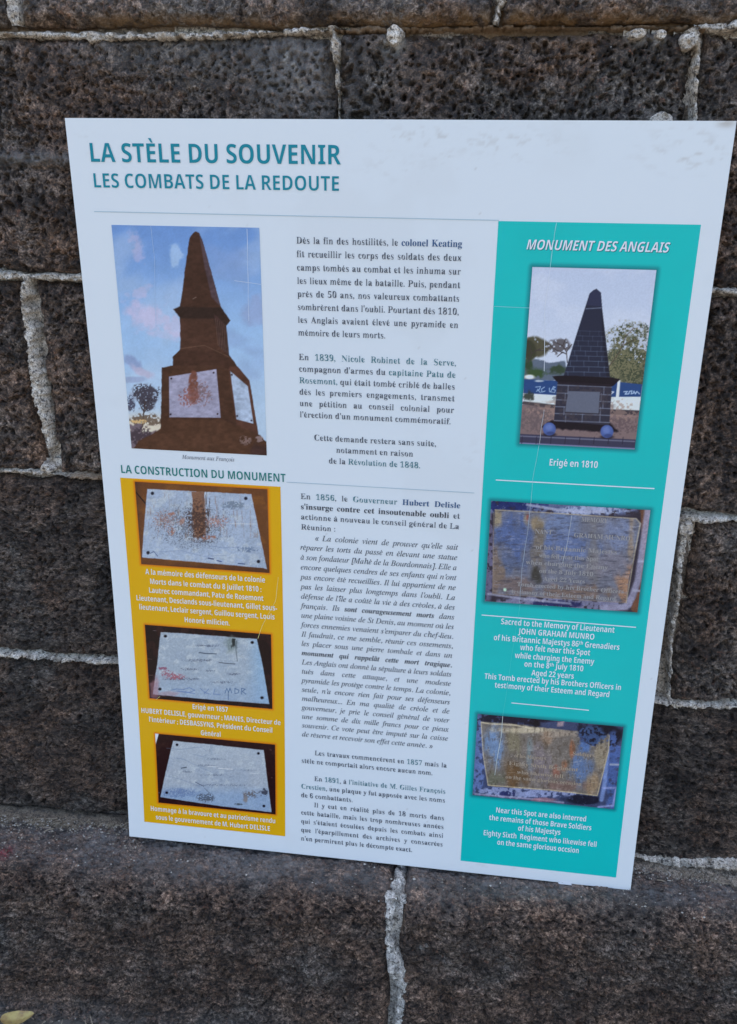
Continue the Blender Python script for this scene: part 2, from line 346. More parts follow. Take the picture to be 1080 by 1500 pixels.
# plinth: the bottom course stands forward of the wall and forms the ledge that carries the board
GZ = -0.236
def ledge_z(x): return -0.013 + 0.017 * np.clip((x + 0.18) / 0.85, -0.3, 1.3)
def plinth(x0, x1, seed, mat, res=0.00145, fine=True):
    """ledge top, worn round arris, front face, as one swept relief"""
    nx = int((x1 - x0) / res)
    prof = []                                        # (y, z) relative: top goes from inside the wall outwards, then down
    D = 0.098; r = 0.030
    for t in np.linspace(0, 1, int(0.115 / res)): prof.append((0.045 - (0.045 + D - r) * t, 0.0 - 0.004 * t))
    for t in np.linspace(0, 1, int(0.055 / res))[1:]:
        an = t * math.radians(86); prof.append((-(D - r) - r * math.sin(an), -0.004 - r * (1 - math.cos(an))))
    for t in np.linspace(0, 1, int(0.235 / res))[1:]: prof.append((-(D) - 0.003 * t, -0.034 - 0.235 * t))
    prof = np.array(prof)
    d = np.gradient(prof, axis=0); d /= np.linalg.norm(d, axis=1)[:, None]
    nrm = np.stack([d[:, 1], -d[:, 0]], 1)          # outward (towards -y / +z)
    s = np.concatenate([[0], np.cumsum(np.linalg.norm(np.diff(prof, axis=0), axis=1))])
    xs = np.linspace(x0, x1, nx)
    X, Sg = np.meshgrid(xs, s)
    front = sstep(0.105, 0.17, Sg)
    e = np.minimum(X - x0, x1 - X)
    wx = X + .004 * fbm(X, Sg, .02, seed + 71, 3); ws = Sg + .004 * fbm(X, Sg, .02, seed + 72, 3)
    h = 0.0075 * fbm(X, Sg, 0.15, seed, 4) + 0.0058 * fbm(wx, ws, 0.030, seed + 3, 5, .65) * (0.6 + .6 * front)
    h = h + 0.0045 * fbm(wx * 0.6, ws * 2.0, 0.018, seed + 7, 4, .65) * front
    c1, r1 = cells(wx * .8, ws * 1.35, 0.0085, seed + 11); h = h - 0.0060 * (1 - sstep(.12, .38, c1)) * (r1 > .45) * (.35 + front)
    c1, r1 = cells(wx + .3, ws * 1.2, 0.0045, seed + 23); h = h - 0.0032 * (1 - sstep(.15, .42, c1)) * (r1 > .35) * (.5 + front) + .0022 * fbm(wx * .6, ws * 1.6, .007, seed + 29, 3)
    # gouges on the worn arris
    gg = np.exp(-((Sg - .135) / .03) ** 2); h = h - 0.012 * gg * np.clip(fbm(X, Sg, .05, seed + 91, 4) - .12, 0, 1)
    rr = 0.010 + 0.005 * fbm(X, Sg, .04, seed + 31, 2)
    h = h - 0.012 * np.clip(1 - e / rr, 0, 1) ** 2
    h = h - 0.004 * sstep(0.02, 0.045, 0.06 - Sg) * 0
    wob = np.exp(-e / .02) * 0.004 * fbm(X, Sg, .03, seed + 51, 4)
    Y = prof[:, 0][:, None] + nrm[:, 0][:, None] * h; Z = prof[:, 1][:, None] + nrm[:, 1][:, None] * h + ledge_z(X)
    # the ledge gets shallower towards the right
    shift = 0.026 * np.clip((X - 0.25) / 0.45, 0, 1) * sstep(0.02, 0.09, Sg); Y = Y + shift
    V = np.stack([X + wob, Y, Z], -1)
    # sides
    nzr, nxr = X.shape
    F = [grid_faces(nxr, nzr)]
    V = V.reshape(-1, 3); idx = np.arange(nxr * nzr).reshape(nzr, nxr); base = len(V)
    ex = []
    for col, flip in ((0, False), (nxr - 1, True)):
        q = V[idx[:, col]].copy(); q[:, 1] = 0.045; off = base + sum(len(k) for k in ex); ex.append(q)
        a_ = np.arange(nzr - 1); f = np.stack([idx[a_, col], idx[a_ + 1, col], off + a_ + 1, off + a_], -1)
        F.append(f if not flip else f[:, ::-1])
    V = np.concatenate([V] + ex)
    npad = sum(len(k) for k in ex)
    topm = 1 - sstep(0.10, 0.145 + .03 * fbm(X, Sg, .08, seed + 5, 3), Sg)
    at = {'worn': topm * (0.55 + .35 * fbm(X, Sg, .04, seed + 6, 3)) + .35 * sstep(.30, .36, Sg),
          'ochre': 0.0 * X, 'chalk': 0.5 * np.exp(-((Sg - .05) / .012) ** 2) * sstep(.56, .66, X) + 1.2 * g2(X, Sg, .062, .072, .004, .005) + .9 * g2(X, Sg, .365, .19, .0035, .003) + .9 * g2(X, Sg, .371, .185, .002, .002),
          'paint': 1.1 * g2(X, Sg, -.148, .105, .007, .010)}
    at = {k: np.concatenate([np.clip(v_, 0, 1).ravel(), np.zeros(npad)]) for k, v_ in at.items()}
    return mesh_from('plinth_stone', V - WO, F, mat, WALL, True, at)
plinth(-0.52, 0.329, 201, M_ST[4])
plinth(0.341, 1.02, 202, M_ST[4])
plinth(-1.9, -1.22, 203, M_ST[0], res=.012); plinth(-1.21, -0.525, 204, M_ST[1], res=.012)
plinth(1.025, 1.65, 205, M_ST[2], res=.012); plinth(1.66, 2.33, 206, M_ST[0], res=.012)
# mortar of the plinth joint: follows the ledge and the front face
def plinth_joint(xc, seed, hw=0.016, res=0.0016):
    s = np.arange(0, 0.37, res); prof = []
    for q in s:
        if q < 0.118: prof.append((0.03 - q, 0.0))
        elif q < 0.160: an = (q - .118) / .042 * math.radians(88); prof.append((-.088 - .0 - .026 * math.sin(an) + 0.016, -.026 * (1 - math.cos(an))))
        else: prof.append((-.098, -.026 - (q - .160)))
    prof = np.array(prof); cx = xc + 0.004 * np.sin(s * 30) + np.interp(s, [0, .14, .20, .26, .37], [-.002, -.004, -.004, .006, .010])
    t = np.linspace(-hw, hw, int(2 * hw / res)); TT, SS = np.meshgrid(t, s)
    X = cx[:, None] + TT
    wv = (0.0055 + .003 * fbm(X * 0 + .3, SS, .03, seed, 3) + .006 * fbm(X, SS, .010, seed + 8, 4, .7) + 0.004 * np.exp(-((SS - .225) / .02) ** 2))
    dome = 1 - sstep(.6, 1.15, np.abs(TT) / wv)
    lump = 0.008 * fbm(X, SS, .012, seed + 2, 5, .65)
    h = -0.014 + (0.012 + lump + 0.006 * np.exp(-((SS - .225) / .02) ** 2)) * dome
    Y = prof[:, 0][:, None] - h * sstep(.10, .15, SS) + 0.004; Z = prof[:, 1][:, None] + h * (1 - sstep(.10, .15, SS)) + ledge_z(X)
    V = np.stack([X, Y, Z], -1).reshape(-1, 3) - WO
    return V, grid_faces(len(t), len(s))
V, F = plinth_joint(.334, 61); mesh_from('mortar_joint', V, F, M_MG, WALL, True, {'ochre': np.zeros(len(V))})
# mortar bed between the ledge and the wall, a sloping fillet
def fillet(x0, x1, mat, seed, depth, height, res=.0018, y_end=0.0):
    nx = int((x1 - x0) / res); nt_ = 22
    X, Tt = np.meshgrid(np.linspace(x0, x1, nx), np.linspace(0, 1, nt_))
    dv = np.interp(X, *depth); hv = np.interp(X, *height)
    dv = dv * (1 + .9 * fbm(X, Tt * .02, .022, seed, 5, .65)); hv = hv * (1 + 1.2 * fbm(X, Tt * .02, .03, seed + 1, 4))
    Y = 0.016 - (0.016 + dv) * np.sin(Tt * 1.57) ; Z = ledge_z(X) - 0.006 + (hv + .006) * np.cos(Tt * 1.57) ** 1.3
    k = np.sin(Tt * 3.14) ** .5
    nn = .0035 * fbm(X, Tt * .03, .009, seed + 2, 5, .7) * k; Y = Y - nn; Z = Z + nn
    V = np.stack([X, Y, Z], -1).reshape(-1, 3) - WO
    return mesh_from('mortar_joint', V, grid_faces(nx, nt_)[:, ::-1], mat, WALL, True, {'ochre': np.zeros(len(V))})
fillet(-.5, .35, M_DB, 71, ([-.5, -.1, .35], [.008, .009, .006]), ([-.5, -.1, .35], [.004, .004, .003]))
fillet(.35, 1.0, M_MD, 72, ([.35, .60, .66, .78, 1.0], [.006, .008, .011, .020, .02]), ([.35, .6, .68, 1.0], [.003, .003, .009, .012]))

# ------------------------------------------------------------------ ground
def ground():
    m, n, l, b = new_mat('dusty_soil')
    tc = N(n, 'ShaderNodeTexCoord'); v = tc.outputs['Object']
    c = mixc(n, l, ramp(n, l, noise(n, l, v, 3.0, 6, .6), [(.35, (0, 0, 0)), (.65, (1, 1, 1))]), (0.085, 0.075, 0.062), (0.155, 0.138, 0.115))
    c = mixc(n, l, .6, c, ramp(n, l, noise(n, l, v, 120.0, 5, .7), [(.35, (.35, .33, .3)), (.62, (1.3, 1.3, 1.3))]), 'MULTIPLY')
    l.new(c, b.inputs['Base Color']); b.inputs['Roughness'].default_value = .95
    bp = N(n, 'ShaderNodeBump'); bp.inputs['Strength'].default_value = .8; bp.inputs['Distance'].default_value = .006
    l.new(noise(n, l, v, 80.0, 6, .7), bp.inputs['Height']); l.new(bp.outputs[0], b.inputs['Normal'])
    # near strip is fine, the rest reaches the horizon
    xs = np.concatenate([[-200, -60, -20, -6, -2], np.arange(-.6, 1.2, .008), [2, 6, 20, 60, 200]])
    ys = np.concatenate([[-200, -60, -20, -6, -2, -1], np.arange(-.45, .05, .008), [.4, 3, 20, 200]])
    X, Y = np.meshgrid(xs, ys)
    near = ((X > -.6) & (X < 1.2) & (Y > -.45) & (Y < .05)) * 1.0
    Z = GZ + near * (.006 * fbm(X, Y, .05, 3, 4) + .003 * fbm(X, Y, .015, 9, 3))
    o = mesh_from('ground', np.stack([X, Y, Z], -1).reshape(-1, 3), grid_faces(len(xs), len(ys)), m)
    o['kind'] = 'structure'
ground()

# ------------------------------------------------------------------ the information board
BW, BH = 0.600, 0.811
BM = np.array([[0.99991118, 0.00032860, -0.01332404], [-0.01332810, 0.02465224, -0.99960724], [0, 0.99969603, 0.02465442]])
BOARD = empty('information_board', (0, 0, 0), 'white printed history panel with teal and orange columns leaning on the basalt wall', 'board')
mt = Matrix([[*BM[i], (0.299574, -0.033987, 0.000740)[i]] for i in range(3)] + [[0, 0, 0, 1]])
BOARD.matrix_world = mt
def sag(x, y):
    """the thin sheet sags a little towards the wall"""
    u = x / BW; v = y / BH
    return 0.75 * (v * (1 - v) * 4 * (-0.0181878 + 0.0039344 * u - 0.0054938 * (2 * v - 1)) - 0.0009015 * u * (1 - u) * 4)
def on_board(x, y, h=0.0):
    """x from the left edge, y from the top edge, metres -> board space"""
    x = np.asarray(x, float); y = np.asarray(y, float)
    return np.stack([x - BW / 2, BH - y, sag(x, y) + h + 0 * x], -1)

def srgb(c): c = np.asarray(c, float) / 255; return np.where(c <= .04045, c / 12.92, ((c + .055) / 1.055) ** 2.4)
WH = srgb((186, 199, 218))
def ink(r, g, b):
    """ink colour as reflectance, read against the white of the board"""
    return np.clip((srgb((r, g, b)) / WH - 0.010) * 0.80, 0.004, 0.84)
def gloss(b, rough=0.12):
    b.inputs['Roughness'].default_value = rough; b.inputs['Specular IOR Level'].default_value = 0.3
def print_mat(name, col=None):
    m, n, l, b = new_mat(name); gloss(b)
    if col is None:
        at = N(n, 'ShaderNodeAttribute', attribute_name='print'); l.new(at.outputs['Color'], b.inputs['Base Color'])
    else: b.inputs['Base Color'].default_value = (*[float(k) for k in col], 1)
    tc = N(n, 'ShaderNodeTexCoord'); bp = N(n, 'ShaderNodeBump'); bp.inputs['Strength'].default_value = .05; bp.inputs['Distance'].default_value = .001
    l.new(noise(n, l, tc.outputs['Object'], 25.0, 3, .5), bp.inputs['Height']); l.new(bp.outputs[0], b.inputs['Normal'])
    return m
M_PRINT = print_mat('printed_picture')
M_PVC = print_mat('white_sheet')

# panel with its grime as print colour on a fine grid
def dirt(X, Y):
    d = np.zeros_like(X)
    def smear(x, y, sx, sy, k, sd, th=.1):
        return k * np.exp(-((X - x) / sx) ** 2 - ((Y - y) / sy) ** 2) * sstep(th, th + .35, fbm(X + .5 * Y, Y * 2.5 - X * .4, .012, sd, 5, .65))
    d += smear(.345, .016, .05, .010, .75, 1) + smear(.41, .019, .04, .012, .6, 2) + smear(.355, .032, .03, .008, .5, 3) + smear(.31, .04, .03, .01, .35, 4)
    d += smear(.565, .027, .035, .012, .8, 5) + smear(.56, .012, .03, .008, .5, 6) + smear(.592, .002, .007, .003, 1.6, 7, -.4) + smear(.5, .004, .1, .002, .35, 8)
    d += smear(.02, .02, .01, .01, .3, 9) + smear(.39, .31, .01, .02, .25, 10) + smear(.46, .80, .05, .006, .4, 12) + .10 * sstep(.15, .5, fbm(X, Y, .09, 33, 5))
    c, r = cells(X, Y, .03, 77); d += .6 * (r > .86) * (1 - sstep(.015, .035, c))
    return np.clip(d * .75, 0, 1)
def panel():
    nx, ny = 301, 406
    X, Y = np.meshgrid(np.linspace(0, BW, nx), np.linspace(0, BH, ny)[::-1])
    ew = np.minimum(np.minimum(X, BW - X), np.minimum(Y, BH - Y))
    P = on_board(X, Y); P = P.reshape(-1, 3)
    d = dirt(X, Y).reshape(-1, 1)
    colr = np.array([[.785, .808, .79]]) * (1 - d * .55) + np.array([[.38, .30, .21]]) * d * .55
    # back and edges: same outline 3 mm behind
    t = 0.003; Q = P.copy(); Q[:, 2] -= t
    idx = np.arange(nx * ny).reshape(ny, nx); ring = np.concatenate([idx[0, :-1], idx[:-1, -1], idx[-1, :0:-1], idx[:0:-1, 0]])
    k = len(ring); a_ = np.arange(k); b_ = (a_ + 1) % k; off = nx * ny
    # rim ring slightly rounded
    R0 = P[ring].copy(); R1 = Q[ring].copy(); V = np.concatenate([P, Q, R0, R1])
    rimc = np.tile([[.62, .62, .60]], (k, 1)); nz = len(P)
    F = [grid_faces(nx, ny), grid_faces(nx, ny, off)[:, ::-1], np.stack([2 * nz + a_, 2 * nz + k + a_, 2 * nz + k + b_, 2 * nz + b_], -1)]
    C = np.concatenate([colr, np.tile([[.6, .6, .6]], (nz, 1)), rimc, rimc])
    mesh_from('panel', V, F, M_PVC, BOARD, True, None, C)
panel()

# --- picture painter -------------------------------------------------------
class Pic:
    """a printed picture: colours worked out on a fine grid, in the picture's own drawing units"""
    def __init__(s, rect, corners, nx, ny, base):
        s.rect = rect; s.nx, s.ny = nx, ny
        u, v = np.meshgrid(np.linspace(0, 1, nx), np.linspace(1, 0, ny))
        s.u, s.v = u, v
        A = []; B = []
        for (a_, b_), (x, y) in zip(((0, 0), (1, 0), (1, 1), (0, 1)), corners):
            A += [[a_, b_, 1, 0, 0, 0, -x * a_, -x * b_], [0, 0, 0, a_, b_, 1, -y * a_, -y * b_]]; B += [x, y]
        h = np.linalg.solve(np.array(A, float), np.array(B, float)); w_ = h[6] * u + h[7] * v + 1
        s.X = (h[0] * u + h[1] * v + h[2]) / w_; s.Y = (h[3] * u + h[4] * v + h[5]) / w_
        s.c = np.zeros((ny, nx, 3)) + np.array(base, float)
    def blend(s, m, col):
        m = np.clip(m, 0, 1)[..., None]; s.c = s.c * (1 - m) + np.asarray(col, float) * m
    def sd(s, pts):
        P = np.array(pts, float); X, Y = s.X, s.Y; d = np.full(X.shape, 1e9); ins = np.zeros(X.shape, bool); n_ = len(P)
        for i in range(n_):
            ax, ay = P[i]; bx, by = P[(i + 1) % n_]; ex, ey = bx - ax, by - ay
            t = np.clip(((X - ax) * ex + (Y - ay) * ey) / (ex * ex + ey * ey + 1e-9), 0, 1)
            d = np.minimum(d, np.hypot(X - ax - ex * t, Y - ay - ey * t))
            cnd = (ay > Y) != (by > Y)
            with np.errstate(divide='ignore', invalid='ignore'): xi = ax + (Y - ay) * ex / (ey if ey else 1e-9)
            ins ^= cnd & (X < xi)
        return np.where(ins, -d, d)
    def poly(s, pts, col, soft=3, rough=0, k=1.0, seed=1):
        d = s.sd(pts)
        if rough: d = d + rough * fbm(s.X, s.Y, 25, seed, 4)
        m = np.clip(.5 - d / soft, 0, 1) * k; s.blend(m, col); return m
    def stroke(s, pts, wd, col, soft=2.5, k=1.0):
        d = np.full(s.X.shape, 1e9)
        for (ax, ay), (bx, by) in zip(pts[:-1], pts[1:]):
            ex, ey = bx - ax, by - ay; t = np.clip(((s.X - ax) * ex + (s.Y - ay) * ey) / (ex * ex + ey * ey + 1e-9), 0, 1)
            d = np.minimum(d, np.hypot(s.X - ax - ex * t, s.Y - ay - ey * t))
        s.blend(np.clip(.5 - (d - wd / 2) / soft, 0, 1) * k, col)
    def blob(s, x, y, sx, sy, col, k=1.0, rough=.6, seed=1, sc_=40, ang=0):
        dx, dy = s.X - x, s.Y - y; ca, sa = math.cos(ang), math.sin(ang)
        d = np.hypot((dx * ca + dy * sa) / sx, (-dx * sa + dy * ca) / sy) + rough * fbm(s.X, s.Y, sc_, seed, 4)
        s.blend((1 - sstep(.5, 1.25, d)) * k, col)
    def speck(s, x, y, sx, sy, size, col, dens=.5, k=1.0, seed=1):
        """cluster of small marks: foliage, lettering rows, rust spots"""
        d = np.hypot((s.X - x) / sx, (s.Y - y) / sy); n_ = fbm(s.X, s.Y, size, seed, 3) * .5 + .5
        s.blend(sstep(1 - dens - .08, 1 - dens + .08, n_ + .25 * (1 - d)) * (1 - sstep(.75, 1.1, d + .3 * fbm(s.X, s.Y, size * 4, seed + 4, 2))) * k, col)
    def grain(s, size, amp, seed=1, sx=1, sy=1):
        s.c = s.c * (1 + amp * fbm(s.X * sx, s.Y * sy, size, seed, 4, .6))[..., None]
    def build(s, parent, h=0.0003, name='photograph', thick=True):
        x0, x1, y0, y1 = s.rect
        P = on_board(x0 + (x1 - x0) * s.u, y0 + (y1 - y0) * s.v, h).reshape(-1, 3)
        c = s.c.reshape(-1, 3)
        C = np.stack([ink(*c.T)], 0)[0] if False else inkv(c)
        V = P; F = [grid_faces(s.nx, s.ny)]
        return mesh_from(name, V, F, M_PRINT, parent, True, None, C)
def inkv(c):
    return np.clip((srgb(np.clip(c, 0, 255)) / WH - 0.010) * 0.80, 0.004, 0.84)

# coloured columns, with the soft printed drop shadows around the pictures
R_TEAL = (.405, .5825, .0842, .7962); R_YEL = (.0200, .1955, .3526, .7884)
R_A = (.0357, .1818, .0942, .3191); R_B = (.4385, .5491, .1239, .2930); R_C = (.4144, .5712, .3545, .4670)
R_D = (.4142, .5715, .6032, .7076); R_E = (.0361, .1813, .3562, .4520); R_F = (.0350, .1813, .5262, .6202); R_G = (.0392, .1839, .6664, .7598)
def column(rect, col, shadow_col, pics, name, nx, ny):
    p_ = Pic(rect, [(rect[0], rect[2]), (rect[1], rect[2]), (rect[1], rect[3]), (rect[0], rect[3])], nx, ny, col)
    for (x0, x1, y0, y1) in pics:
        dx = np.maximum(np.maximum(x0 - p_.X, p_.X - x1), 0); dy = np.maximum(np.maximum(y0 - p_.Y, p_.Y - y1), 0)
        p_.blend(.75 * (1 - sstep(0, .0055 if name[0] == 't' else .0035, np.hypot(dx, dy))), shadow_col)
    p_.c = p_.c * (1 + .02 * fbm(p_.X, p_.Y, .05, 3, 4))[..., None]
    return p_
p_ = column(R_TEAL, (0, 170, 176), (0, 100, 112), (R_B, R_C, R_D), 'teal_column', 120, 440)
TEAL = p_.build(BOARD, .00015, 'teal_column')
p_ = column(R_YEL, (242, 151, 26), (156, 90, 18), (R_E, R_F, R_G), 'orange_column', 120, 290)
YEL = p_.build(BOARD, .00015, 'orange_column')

# --- picture A: brown obelisk monument against an evening sky
def pic_A():
    p = Pic(R_A, [(50, 68), (861, 94), (905, 1341), (163, 1297)], 210, 320, (140, 175, 215))
    t = (p.Y - 70) / 1270
    p.blend(1 - sstep(.0, .55, t), (98, 136, 194)); p.blend(sstep(.45, .9, t) * .7, (170, 190, 210))
    p.blend(sstep(.78, .88, t) * (p.X < 340) * .8, (205, 192, 170))
    p.blend(.40 * sstep(.0, .6, fbm(p.X + p.Y * .6, p.Y, 260, 8, 3)), (168, 188, 214))
    p.blend(.35 * sstep(.0, .6, fbm(p.X - p.Y * .5, p.Y * 1.4, 200, 18, 3)) * sstep(480, 640, p.X), (120, 142, 186))
    for x, y, sx, sy, k, an in ((195, 195, 28, 60, .8, -.4), (212, 440, 45, 30, .75, -.4), (265, 585, 115, 45, .85, .6), (395, 640, 60, 45, .8, .3), (240, 560, 90, 70, .5, 0), (330, 670, 90, 20, .5, .1)):
        p.blob(x, y, sx * 1.15, sy * 1.15, (190, 176, 206), k * .5, 1.0, int(x), 45, an)
    p.blob(165, 830, 75, 32, (120, 138, 178), .8, .5, 4, 50, .6); p.blob(220, 880, 70, 25, (165, 165, 192), .8, .5, 5, 40, .5); p.blob(170, 920, 60, 20, (130, 145, 180), .7, .5, 6)
    p.blob(840, 560, 70, 90, (132, 150, 190), .7, .6, 7, 60, .3); p.blob(400, 240, 40, 60, (165, 192, 222), .6, .6, 9)
    # tree and shrubs at the lower left
    p.blob(235, 1010, 75, 50, (120, 120, 140), .35, .5, 6)
    p.speck(235, 1000, 85, 60, 8, (52, 50, 62), .52, .9, 11); p.speck(155, 1050, 30, 45, 7, (60, 62, 82), .55, .9, 12); p.speck(250, 1060, 50, 40, 7, (52, 50, 62), .55, .9, 15)
    p.stroke([(238, 1040), (228, 1110), (222, 1180)], 7, (60, 52, 55)); p.stroke([(228, 1110), (250, 1060)], 4, (60, 52, 55)); p.stroke([(230, 1100), (200, 1040)], 4, (60, 52, 55))
    p.speck(230, 1140, 110, 40, 10, (92, 80, 70), .5, .9, 13); p.poly([(150, 1165), (215, 1165), (225, 1215), (330, 1195), (340, 1320), (150, 1320)], (92, 82, 96), 10, 14, .9)
    p.speck(210, 1230, 70, 60, 12, (52, 45, 55), .5, .8, 14); p.speck(200, 1150, 60, 12, 8, (225, 190, 130), .5, .7, 16)
    B1, B2, B3 = (58, 40, 35), (44, 33, 32), (72, 50, 40)
    body = [(478, 145), (497, 120), (512, 108), (530, 118), (548, 155), (652, 528), (703, 600), (680, 627), (697, 790), (745, 855), (808, 930), (858, 1225), (905, 1270), (905, 1345), (140, 1345), (200, 1262), (300, 1205), (322, 1190), (328, 856), (388, 845), (388, 795), (430, 755), (427, 580), (390, 535), (427, 522)]
    p.poly(body, B1, 4, 3)
    p.poly([(530, 118), (548, 155), (652, 528), (600, 470), (560, 300), (545, 200)], (70, 58, 66), 5)
    p.poly([(427, 522), (652, 528), (703, 600), (680, 627), (430, 585), (390, 535)], B2, 8, 4)
    p.poly([(430, 585), (610, 590), (690, 780), (430, 755)], (66, 46, 40), 10, 3, .8); p.poly([(612, 560), (680, 627), (697, 795), (640, 740)], (58, 42, 42), 6)
    for q in range(6): p.stroke([(622 + q * 11, 590 + q * 7), (636 + q * 10, 738 + q * 8)], 3, (98, 80, 72), 3, .6)
    p.stroke([(430, 752), (560, 735), (697, 800)], 4, (110, 86, 72), 4, .5); p.stroke([(388, 800), (520, 770), (700, 810)], 3, (50, 36, 32), 4, .6)
    p.poly([(700, 850), (745, 855), (808, 930), (858, 1225), (740, 1180), (690, 880)], (74, 50, 44), 6)
    p.poly([(328, 1135), (655, 1140), (740, 1175), (858, 1225), (905, 1275), (905, 1345), (140, 1345), (200, 1262), (322, 1190)], B3, 12, 8, .85)
    p.poly([(330, 858), (388, 846), (640, 845), (690, 870), (700, 880), (735, 1160), (660, 1135), (330, 1135)], (66, 46, 38), 8, 2, .6)
    p.blob(880, 1330, 70, 50, (52, 38, 42), .7, .5, 3); p.speck(790, 1260, 40, 30, 10, (130, 112, 112), .5, .7, 21); p.speck(865, 1250, 25, 20, 9, (150, 135, 140), .5, .7, 22)
    p.poly([(367, 905), (627, 866), (652, 1133), (370, 1128)], (138, 140, 166), 4); p.poly([(703, 878), (800, 962), (832, 1167), (738, 1142)], (146, 164, 190), 4)
    p.speck(500, 960, 32, 85, 16, (100, 62, 52), .55, .9, 23); p.speck(480, 1020, 70, 50, 9, (122, 76, 72), .45, .8, 24); p.blob(497, 960, 22, 90, (105, 68, 60), .6, .5, 8, 20)
    p.speck(530, 1000, 80, 80, 8, (112, 84, 84), .38, .6, 25)
    for x, y in ((380, 916), (612, 886), (377, 1112), (634, 1112), (712, 898), (742, 1124), (820, 1150)): p.blob(x, y, 6, 6, (40, 32, 42), 1, 0)
    tw = np.clip(.5 - p.sd(body) / 4, 0, 1)[..., None]; p.c = p.c * (1 + tw * (.16 * fbm(p.X, p.Y * 1.6, 22, 41, 4) + .10 * fbm(p.X, p.Y, 90, 42, 3))[..., None]); p.grain(7, .04, 5); p.grain(60, .04, 6)
    p.stroke([(497, 480), (515, 470)], 3, (150, 135, 130), 3, .7)
    return p.build(BOARD)
PA = pic_A()
# --- picture B: dark block-built pyramid with two balls
def pic_B():
    p = Pic(R_B, [(185, 52), (1002, 68), (850, 1250), (90, 1215)], 190, 290, (168, 184, 212))
    t = (p.Y - 50) / 1200
    p.blend(.5 * sstep(.0, .5, fbm(p.X, p.Y * 1.3, 300, 8, 5)), (186, 198, 220)); p.blend(.6 * sstep(0, .5, t), (186, 199, 220))
    # hill and trees
    p.poly([(120, 690), (200, 655), (290, 682), (400, 668), (420, 800), (120, 800)], (84, 98, 118), 8, 8)
    p.blob(190, 745, 80, 38, (48, 72, 46), .95, .6, 3, 30); p.blob(350, 730, 55, 40, (46, 62, 50), .95, .6, 4, 30); p.blob(150, 690, 35, 40, (40, 60, 42), .9, .6, 5)
    p.speck(200, 580, 100, 65, 22, (66, 66, 52), .66, .95, 6); p.speck(160, 600, 50, 70, 20, (52, 56, 46), .72, .95, 7); p.speck(365, 570, 90, 55, 14, (70, 68, 74), .52, .85, 8)
    for a_ in (((410, 680), (405, 610), (380, 570), (330, 545)), ((405, 610), (440, 560)), ((380, 570), (400, 525)), ((345, 640), (380, 610), (405, 625)), ((290, 560), (340, 600), (400, 620)), ((150, 680), (175, 620), (230, 590)), ((175, 620), (160, 560)), ((200, 600), (280, 600))):
        p.stroke(list(a_), 6, (58, 54, 58), 4, .9)
    for x, y, sx, sy, k in ((800, 500, 130, 90, .60), (870, 470, 80, 60, .55), (720, 500, 60, 55, .6), (880, 600, 80, 110, .68), (770, 640, 110, 110, .76), (740, 740, 80, 80, .85), (850, 760, 90, 80, .85), (820, 700, 110, 90, .8)):
        p.speck(x, y, sx, sy, 12, (84, 88, 72), k * .92, .9, int(x)); p.speck(x + 10, y, sx, sy, 9, (52, 62, 52), k * .7, .85, int(y)); p.speck(x, y - 8, sx, sy, 7, (134, 130, 102), k * .5, .6, int(y) + 7)
    for x, y, sx, sy, k in ((735, 470, 60, 60, .40), (840, 450, 90, 60, .40), (910, 540, 50, 70, .36), (790, 560, 90, 60, .30), (690, 540, 30, 60, .4), (860, 640, 70, 60, .22)): p.speck(x, y, sx, sy, 13, (176, 190, 214), k, .9, int(x) + 3)
    p.stroke([(690, 700), (760, 600), (800, 500), (850, 450)], 7, (74, 64, 60), 4, .7); p.stroke([(780, 560), (870, 520)], 5, (74, 64, 60), 4, .7)
    # fence, wall, ground
    p.blend((p.Y > 960 - .04 * (p.X - 100)) * 1.0, (112, 98, 102)); 
    p.poly([(120, 790), (345, 800), (345, 895), (118, 882)], (36, 66, 118), 4); p.poly([(118, 885), (345, 898), (345, 965), (118, 935)], (192, 206, 214), 4)
    p.poly([(120, 935), (345, 960), (345, 985), (100, 955)], (66, 62, 70), 8)
    p.poly([(685, 800), (905, 822), (893, 915), (685, 910)], (36, 66, 118), 4); p.poly([(683, 905), (893, 903), (884, 995), (683, 988)], (196, 208, 214), 4)
    p.poly([(683, 985), (884, 993), (880, 1025), (683, 1020)], (60, 56, 66), 6)
    p.poly([(742, 790), (760, 795), (748, 912), (728, 910)], (200, 212, 216), 3); p.blob(160, 775, 36, 16, (220, 224, 222), 1, .2, 3); p.blob(225, 802, 35, 7, (180, 195, 205), .8, .3, 3)
    p.blob(150, 905, 35, 32, (40, 48, 46), .9, .7, 9, 20)
    for q in ([(200, 842), (232, 838), (225, 856), (205, 870)], [(258, 842), (238, 855), (240, 875), (262, 868)], [(290, 848), (292, 872), (325, 878), (330, 862), (310, 855), (330, 842), (318, 838), (300, 870)], [(212, 856), (230, 878)]):
        p.stroke(q, 5, (150, 180, 215), 4, .9)
    p.stroke([(782, 870), (805, 868), (790, 886), (815, 884), (818, 868), (835, 864), (830, 884), (845, 880), (848, 866), (858, 884), (868, 868), (885, 884)], 6, (170, 195, 225), 4, .9); p.stroke([(690, 868), (715, 872), (700, 884)], 6, (190, 205, 225), 4)
    p.speck(500, 1000, 450, 90, 18, (142, 122, 116), .45, .6, 31); p.speck(700, 1090, 300, 60, 10, (80, 70, 78), .4, .6, 32); p.speck(200, 1060, 150, 90, 12, (82, 76, 84), .4, .6, 33)
    p.poly([(80, 1150), (860, 1185), (860, 1245), (80, 1212)], (52, 54, 78), 5); p.stroke([(90, 1165), (850, 1198)], 8, (105, 110, 135), 5, .8); p.stroke([(88, 1212), (850, 1246)], 9, (110, 122, 165), 5, .9)
    for x in range(110, 860, 95): p.stroke([(x, 1170), (x - 6, 1215)], 5, (34, 34, 52), 4, .8)
